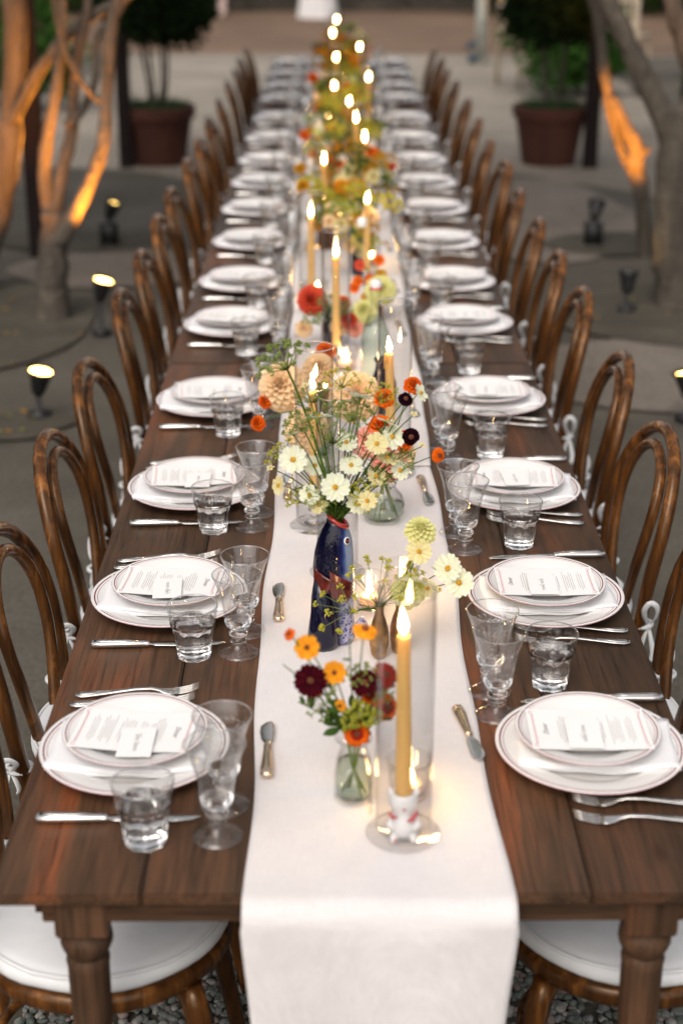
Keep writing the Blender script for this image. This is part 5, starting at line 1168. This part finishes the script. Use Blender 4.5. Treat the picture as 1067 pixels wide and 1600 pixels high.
def limb(name, pts, rads, parent, seg=14):
    P = [Vector(p) for p in pts]; out = []; rr = []
    for i in range(len(P) - 1):       # Catmull-Rom through the joints
        a, b_, c, d = P[max(i - 1, 0)], P[i], P[i + 1], P[min(i + 2, len(P) - 1)]
        for k in range(4):
            t = k / 4; out.append(tuple(.5 * ((2 * b_) + (-a + c) * t + (2 * a - 5 * b_ + 4 * c - d) * t * t + (-a + 3 * b_ - 3 * c + d) * t ** 3))); rr.append((rads[i] * (1 - t) + rads[i + 1] * t) * (1 + .09 * math.sin(i * 4 + k * 1.7) + .05 * math.sin(i * 9 + k * 2.9)))
    out.append(tuple(P[-1])); rr.append(rads[-1]); b = B(); b.tube(out, rr, seg); return ob(name, b.mesh(name, 'bark', recalc=True), parent)
# left tree
t = thing('olive_tree', 'multi-stemmed tree at left, its limbs lit orange from below', 'tree', (0, 0, 0))
limb('trunk', [(-1.43, 5.72, -.05), (-1.42, 5.70, .15), (-1.40, 5.70, .38), (-1.385, 5.70, .54)], [.11, .080, .066, .058], t)
limb('limb', [(-1.40, 5.70, .36), (-1.345, 5.66, .43), (-1.245, 5.66, .60), (-1.135, 5.68, .84), (-1.105, 5.72, 1.08), (-1.075, 5.75, 1.36), (-1.0, 5.78, 1.7), (-.98, 5.9, 2.4), (-.8, 6, 3.2)], [.055, .046, .036, .033, .031, .029, .027, .025, .02], t)
limb('limb', [(-1.40, 5.72, .48), (-1.43, 5.75, .70), (-1.395, 5.78, .93), (-1.345, 5.8, 1.14), (-1.30, 5.82, 1.50), (-1.3, 5.9, 2.2), (-1.4, 6, 3.2)], [.045, .032, .029, .027, .025, .022, .02], t)
limb('limb', [(-1.39, 5.70, .50), (-1.345, 5.78, .72), (-1.30, 5.85, .90), (-1.27, 5.9, 1.2), (-1.20, 6, 1.6), (-1.3, 6.2, 2.6)], [.040, .032, .030, .027, .024, .018], t)
limb('limb', [(-1.32, 5.82, .92), (-1.24, 5.85, 1.0), (-1.17, 5.85, 1.15), (-1.16, 5.88, 1.32), (-1.02, 5.9, 1.5), (-.9, 6, 2.1)], [.026, .022, .02, .02, .018, .012], t)
limb('limb', [(-1.10, 5.74, 1.02), (-1.20, 5.70, 1.12), (-1.29, 5.66, 1.34), (-1.32, 5.6, 1.7)], [.018, .015, .014, .01], t)
ob('crown', crown_mesh([(-1.5, 6.1, 3.5, 1.3, .4), (-2.4, 6.0, 3.6, 1.2, .3), (-1.3, 7.3, 3.7, 1.1, .3)], 14000, .075, 'treeleaf', 1), t)
t = thing('olive_tree', 'thick leaning trunk at the left picture edge, lit orange', 'tree', (0, 0, 0))
limb('trunk', [(-2.02, 6.2, -.05), (-1.95, 6.2, .10), (-1.79, 6.2, .38), (-1.70, 6.2, .70), (-1.645, 6.2, 1.01), (-1.60, 6.2, 1.46), (-1.7, 6.3, 2.2), (-2.0, 6.3, 3.2)], [.13, .10, .075, .066, .058, .052, .045, .03], t)
limb('limb', [(-1.675, 6.19, .86), (-1.575, 6.10, 1.0), (-1.475, 6.04, 1.15), (-1.335, 6.0, 1.305), (-1.18, 6.0, 1.42), (-.95, 6.0, 1.62), (-.8, 6.1, 2.5)], [.030, .032, .031, .029, .027, .024, .02], t)
ob('crown', crown_mesh([(-2.6, 6.6, 3.6, 1.4, .5), (-3.2, 5.2, 3.4, 1.2, .5)], 9000, .075, 'treeleaf', 2), t)
# right trees
t = thing('olive_tree', 'thick grey forked trunk at the right picture edge', 'tree', (0, 0, 0))
limb('trunk', [(1.70, 5.94, -.05), (1.68, 5.94, .1), (1.645, 5.94, .35), (1.635, 5.94, .60), (1.615, 5.94, .86), (1.60, 5.94, 1.0)], [.13, .105, .092, .088, .085, .07], t)
limb('limb', [(1.615, 5.94, .84), (1.525, 5.94, 1.0), (1.41, 5.94, 1.2), (1.30, 5.94, 1.40), (1.1, 6, 1.8), (.9, 6.2, 2.8)], [.066, .060, .052, .046, .04, .02], t)
limb('limb', [(1.63, 5.94, .86), (1.70, 5.92, 1.08), (1.65, 5.92, 1.22), (1.56, 5.92, 1.46), (1.5, 6, 1.9), (1.7, 6.2, 3.0)], [.06, .05, .046, .042, .04, .02], t)
ob('crown', crown_mesh([(1.9, 6.1, 3.5, 1.4, .4), (1.3, 6.9, 3.8, 1.2, .3), (2.7, 5.4, 3.4, 1.2, .3)], 14000, .075, 'treeleaf', 3), t)
t = thing('olive_tree', 'slim tree at right with a crooked limb lit bright orange', 'tree', (0, 0, 0))
limb('trunk', [(1.75, 7.09, -.05), (1.745, 7.09, .05), (1.725, 7.09, .22), (1.70, 7.09, .38), (1.665, 7.09, .50), (1.650, 7.09, .585)], [.05, .044, .042, .046, .052, .048], t)
limb('limb', [(1.66, 7.08, .50), (1.655, 7.07, .62), (1.605, 7.06, .70), (1.545, 7.06, .80), (1.495, 7.07, .90)], [.046, .046, .040, .036, .03], t)
limb('limb', [(1.66, 7.10, .48), (1.59, 7.12, .58), (1.545, 7.12, .69), (1.50, 7.11, .82), (1.475, 7.09, .93), (1.445, 7.09, 1.06), (1.42, 7.09, 1.21), (1.37, 7.09, 1.41), (1.2, 7.1, 1.8), (1.0, 7.3, 2.8)], [.036, .028, .026, .027, .030, .030, .032, .034, .03, .02], t)
limb('limb', [(1.68, 7.07, .59), (1.712, 7.07, .605), (1.722, 7.08, .62)], [.034, .022, .012], t)
ob('crown', crown_mesh([(1.1, 7.8, 3.6, 1.1, .5), (2.0, 8.2, 3.7, 1.2, .5)], 7000, .075, 'treeleaf', 4), t)

# ------------------------------------------------------------------ timber posts, potted trees
for (x, y, wd, lab) in ((-1.605, 10.07, .10, 'dark red timber post in front of the left terracotta pot'), (1.885, 10.05, .105, 'dark red timber post beside the right terracotta pot'), (-1.735, 7.12, .11, 'dark timber post among the orange lit left limbs'), (1.86, 6.75, .085, 'dark timber post between the right hand trunks')):
    b = B(); b.box((-wd / 2, -wd / 2, 0), (wd / 2, wd / 2, 2.9)); o = ob('timber_post', b.mesh('timber_post', 'post', smooth=False, bevel=.006)); o.location = (x, y, 0); tag(o, lab, 'post', 'dark timber posts')
def potted(x, y, lab, seed, r=.28):
    t = thing('potted_tree', lab, 'potted tree', (x, y, .004), 0, 'trees in terracotta pots'); b = B()
    b.lathe([(.001, 0), (r * .72, 0), (r * .94, .345), (r * .96, .35), (r * 1.02, .352), (r * 1.04, .43), (r * 1.0, .436), (r * .93, .434), (r * .90, .37), (.001, .365)], 40); ob('pot', smooth_angle(b.mesh('terracotta_pot', 'terracotta', recalc=True), 30), t)
    b = B(); b.lathe([(r * .905, .385), (.001, .40)], 24); ob('soil', b.mesh('pot_soil', 'soil'), t); rr = random.Random(seed); b = B()
    for k in range(260):
        a = rr.uniform(0, 6.28); q = r * .85 * rr.random() ** .5; X, Y = q * math.cos(a), q * math.sin(a); l = rr.uniform(.05, .14); dx, dy = rr.uniform(-.05, .05), rr.uniform(-.05, .05); n = len(b.v)
        b.v += [(X - .005, Y, .385), (X + .005, Y, .385), (X + dx, Y + dy, .385 + l)]; b.f.append((n, n + 1, n + 2)); b.m.append(0)
    ob('underplanting', stuff(ob('underplanting', b.mesh('pot_grass', 'grass', smooth=False), t)).data, None) if False else stuff(ob('underplanting', b.mesh('pot_grass', 'grass', smooth=False), t))
    for k in range(4):
        a = 1.6 * k + seed; x0, y0 = .05 * math.cos(a), .05 * math.sin(a); limb('stem', [(x0, y0, .38), (x0 * 1.6 + .01, y0 * 1.6, .6), (x0 * 2.2, y0 * 2, .85), (x0 * 3, y0 * 3, 1.2)], [.016, .014, .012, .01], t, 8)
    ob('crown', crown_mesh([(0, 0, 1.22, .40, .45), (-.10, 0, 1.08, .27, .15), (.16, -.05, 1.12, .27, .15), (0, 0, 1.6, .38, .25)], 16000, .05, 'darkleaf', seed), t)
potted(-1.38, 10.27, 'dark bushy tree in a terracotta pot at left behind the post', 31); potted(1.60, 10.26, 'dark bushy tree in a terracotta pot at right behind the post', 32)

# ------------------------------------------------------------------ far background
t = thing('garden_wall', 'low dark stone wall closing the courtyard at the back', 'wall', (0, 25.3, 0)); rr = random.Random(77)
sm = []
for k in range(6):
    b = B(); w_ = .42; b.box((-w_ / 2, -.2, -.10), (w_ / 2, .2, .10)); me = b.mesh('stone', 'stone', smooth=False, bevel=.02)
    for v in me.vertices: v.co += Vector((rr.uniform(-.012, .012), rr.uniform(-.012, .012), rr.uniform(-.01, .01)))
    sm.append(me)
for row in range(4):
    for k in range(34):
        x = -7.4 + k * .44 + (.22 if row % 2 else 0)
        o = ob('stone', rr.choice(sm), t, (x, rr.uniform(-.02, .02), .10 + row * .21), (0, 0, rr.choice((0, PI))))
for (x, y, r_, lab, n, mm) in ((-4.6, 16.5, 1.0, 'bright green shrub at the upper left behind the trunks', 6000, 'shrubleaf'), (-3.0, 13.2, .55, 'small green shrub between the left trunks', 3500, 'shrubleaf'), (2.25, 14.2, .55, 'bright green shrub behind the right potted tree', 4500, 'shrubleaf'), (4.6, 15.5, 1.1, 'dark shrub at the upper right behind the trunks', 6000, 'treeleaf'), (3.3, 11.6, .42, 'dark low shrub right of the right timber post', 3000, 'treeleaf')):
    t = thing('shrub', lab, 'shrub', (x, y, 0)); ob('crown', crown_mesh([(0, 0, r_ * .95, r_, .6), (r_ * .5, 0, r_ * .7, r_ * .6, .4)], n, .07, mm, int(x * 10) + 60), t)
    limb('stem', [(0, 0, -.02), (.03, 0, r_ * .5), (-.02, 0, r_)], [.03, .025, .015], t, 8)
def hedge(x0, x1, y, h, lab, seed):
    t = thing('hedge', lab, 'hedge', (0, y, 0)); rg = np.random.default_rng(seed); k = int((x1 - x0) * 2); pts = [(x0 + (i + .5) * (x1 - x0) / k, rg.uniform(-.2, .2), h * rg.uniform(.45, .6), h * .55, 1 / k) for i in range(k)]
    ob('foliage', crown_mesh(pts, 16000, .10, 'treeleaf', seed), t); b = B()
    for i in range(k): X = x0 + (i + .5) * (x1 - x0) / k; b.tube([(X, 0, 0), (X + .03, 0, h * .7)], [.04, .02], 6)
    stuff(ob('stems', b.mesh('hedge_stems', 'bark'), t))
hedge(-11, -2.2, 24.6, 1.8, 'dark clipped hedge along the back at left', 91); hedge(2.6, 11, 24.4, 1.8, 'dark clipped hedge along the back at right', 92)
# unseen tree ring added to darken reflections and side light, open behind the camera
t = thing('added_tree_ring', 'unseen dark trees added around the courtyard', 'trees', (0, 0, 0)); rg = np.random.default_rng(5); pts = []
for k in range(46):
    a = 2 * PI * k / 46; R_ = rg.uniform(10.5, 12.5); X, Y = R_ * math.sin(a) * 1.0, 4 + R_ * math.cos(a) * 1.0
    if math.cos(a) > .35 or math.cos(a) < -.62: continue
    pts.append((X, Y, rg.uniform(2.2, 3.6), rg.uniform(2.0, 2.8), 1 / 30)); pts.append((X, Y, rg.uniform(1.0, 1.4), 1.5, 1 / 50))
for sx in (-1, 1):
    for k in range(8): pts.append((sx * rg.uniform(10, 12.5), 8 + k * 2.4, rg.uniform(2.4, 3.6), rg.uniform(2, 2.6), 1 / 30))
w_ = ob('foliage', crown_mesh(pts, 60000, .26, 'treeleaf', 8), t); stuff(w_); t['kind'] = 'stuff'
# white cloth table far behind
t = thing('cocktail_table', 'round table under a white cloth beyond the far end', 'table', (-.30, 23.9, .008)); b = B()
b.lathe([(.30, 0), (.27, .25), (.24, .6), (.235, .9), (.27, 1.06), (.30, 1.09), (.29, 1.105), (.001, 1.11)], 60, rad=lambda r, z, a: r * (1 + (.09 * math.cos(11 * a) + .04 * math.cos(5 * a + 1)) * max(0, 1 - z / 1.05)) if r > .01 else r); ob('tablecloth', b.mesh('far_tablecloth', 'cloth', recalc=True), t)
b = B(); b.tube([(0, 0, 0), (0, 0, 1.08)], .03, 8); ob('pedestal', b.mesh('pedestal', 'black'), t)
b = B(); b.box((-.06, -.06, 0), (.06, .06, 2.4)); o = ob('wooden_post', b.mesh('wooden_post', 'pinkpost', smooth=False, bevel=.01)); o.location = (-1.83, 24.3, .008); tag(o, 'pale pinkish post at the back, left of the white cloth table', 'post')
t = thing('painted_post', 'flaking white post with a blue tap at the back right', 'post', (1.69, 17.2, .004)); b = B(); b.lathe([(.001, 0), (.068, 0), (.062, 1.2), (.06, 2.6), (.001, 2.6)], 14); ob('post', b.mesh('painted_post', 'paint', recalc=True), t)
b = B(); b.tube([(-.05, -.03, .22), (-.13, -.06, .24), (-.16, -.07, .17)], [.03, .035, .03], 8); b.tube([(-.06, -.04, .08), (-.14, -.05, .05)], .05, 8); ob('tap', b.mesh('blue_tap', 'bluepaint', recalc=True), t)
t = thing('lantern_shape', 'amber glow in a lantern shape by the flaking post', 'lantern', (1.93, 17.1, .60)); b = B(); b.lathe([(.001, 0), (.045, 0), (.055, .04), (.055, .30), (.001, .30)], 14); ob('lamp_glass', b.mesh('lantern_glass', 'lantern', recalc=True), t)  # amber glow of unsettled source, built in a lantern's shape
b = B(); b.lathe([(.07, .30), (.03, .36), (.001, .37)], 14); b.tube([(0, 0, .36), (0, 0, 1.5), (-.21, .1, 1.7)], .006, 6); b.box((-.06, -.06, -.015), (.06, .06, 0)); ob('bracket', b.mesh('lantern_bracket', 'black', recalc=True), t)
def garden_chair(x, y, rz, lab):
    t = thing('garden_chair', lab, 'chair', (x, y, .004), rz, 'pale wooden chairs at the back right')
    for sx in (-1, 1):
        for (yy, h) in ((-.2, .44), (.2, .86)):
            b = B(); b.tube([(sx * .2, yy, 0), (sx * .19, yy * .95, h)], .022, 8); ob('leg', b.mesh('garden_chair_leg', 'palewood', recalc=True), t)
    b = B(); b.box((-.22, -.22, .44), (.22, .2, .47)); ob('seat', b.mesh('garden_chair_seat', 'palewood', smooth=False, bevel=.008), t)
    for k in range(5): b = B(); b.box((-.16 + k * .08 - .02, .18, .48), (-.16 + k * .08 + .02, .2, .82)); ob('slat', b.mesh('garden_chair_slat', 'palewood', smooth=False), t)
    b = B(); b.box((-.22, .175, .82), (.22, .205, .89)); ob('top_rail', b.mesh('top_rail', 'palewood', smooth=False, bevel=.006), t)
for x, y, rz, lab in ((1.95, 15.0, .5, 'pale wooden chair leftmost behind the right potted tree'), (2.5, 14.6, -.4, 'pale wooden chair in the middle behind the right potted tree'), (3.1, 15.6, 2.6, 'pale wooden chair rightmost behind the right potted tree')): garden_chair(x, y, rz, lab)
t = thing('planter_urn', 'pale grey urn with a dark plant between the right trunks', 'planter', (3.05, 11.2, .004)); b = B(); b.lathe([(.001, 0), (.14, 0), (.15, .04), (.08, .10), (.10, .18), (.20, .34), (.22, .46), (.25, .5), (.22, .52), (.19, .48), (.001, .46)], 24); ob('urn', b.mesh('urn', 'whiteglaze' if False else 'paint', recalc=True), t)
ob('plant', crown_mesh([(0, 0, .7, .26, 1)], 1500, .07, 'treeleaf', 99), t)
# fallen leaves on the soil beds
b = B(); rr = random.Random(4)
for k in range(90):
    cx, cy_, rx, ry = rr.choice([(-1.42, 4.1, .30, .16), (-2.0, 5.3, .8, .8), (1.9, 5.6, .8, .6), (.2, .9, .9, .5)]); a = rr.uniform(0, 6.28); q = rr.random() ** .5; X, Y = cx + rx * q * math.cos(a), cy_ + ry * q * math.sin(a); h_ = .022 if cy_ > 2 else .026; L = rr.uniform(.02, .045); n = len(b.v); c_, s_ = math.cos(a * 3), math.sin(a * 3)
    b.v += [(X, Y, h_), (X + L * .5 * c_ - L * .22 * s_, Y + L * .5 * s_ + L * .22 * c_, h_ + .006), (X + L * c_, Y + L * s_, h_ + .002), (X + L * .5 * c_ + L * .22 * s_, Y + L * .5 * s_ - L * .22 * c_, h_ + .005)]; b.f.append((n, n + 1, n + 2, n + 3)); b.m.append(k % 2)
stuff(ob('fallen_leaves', b.mesh('fallen_leaves', ['p_gold', 'p_chartreuse'], smooth=False)))
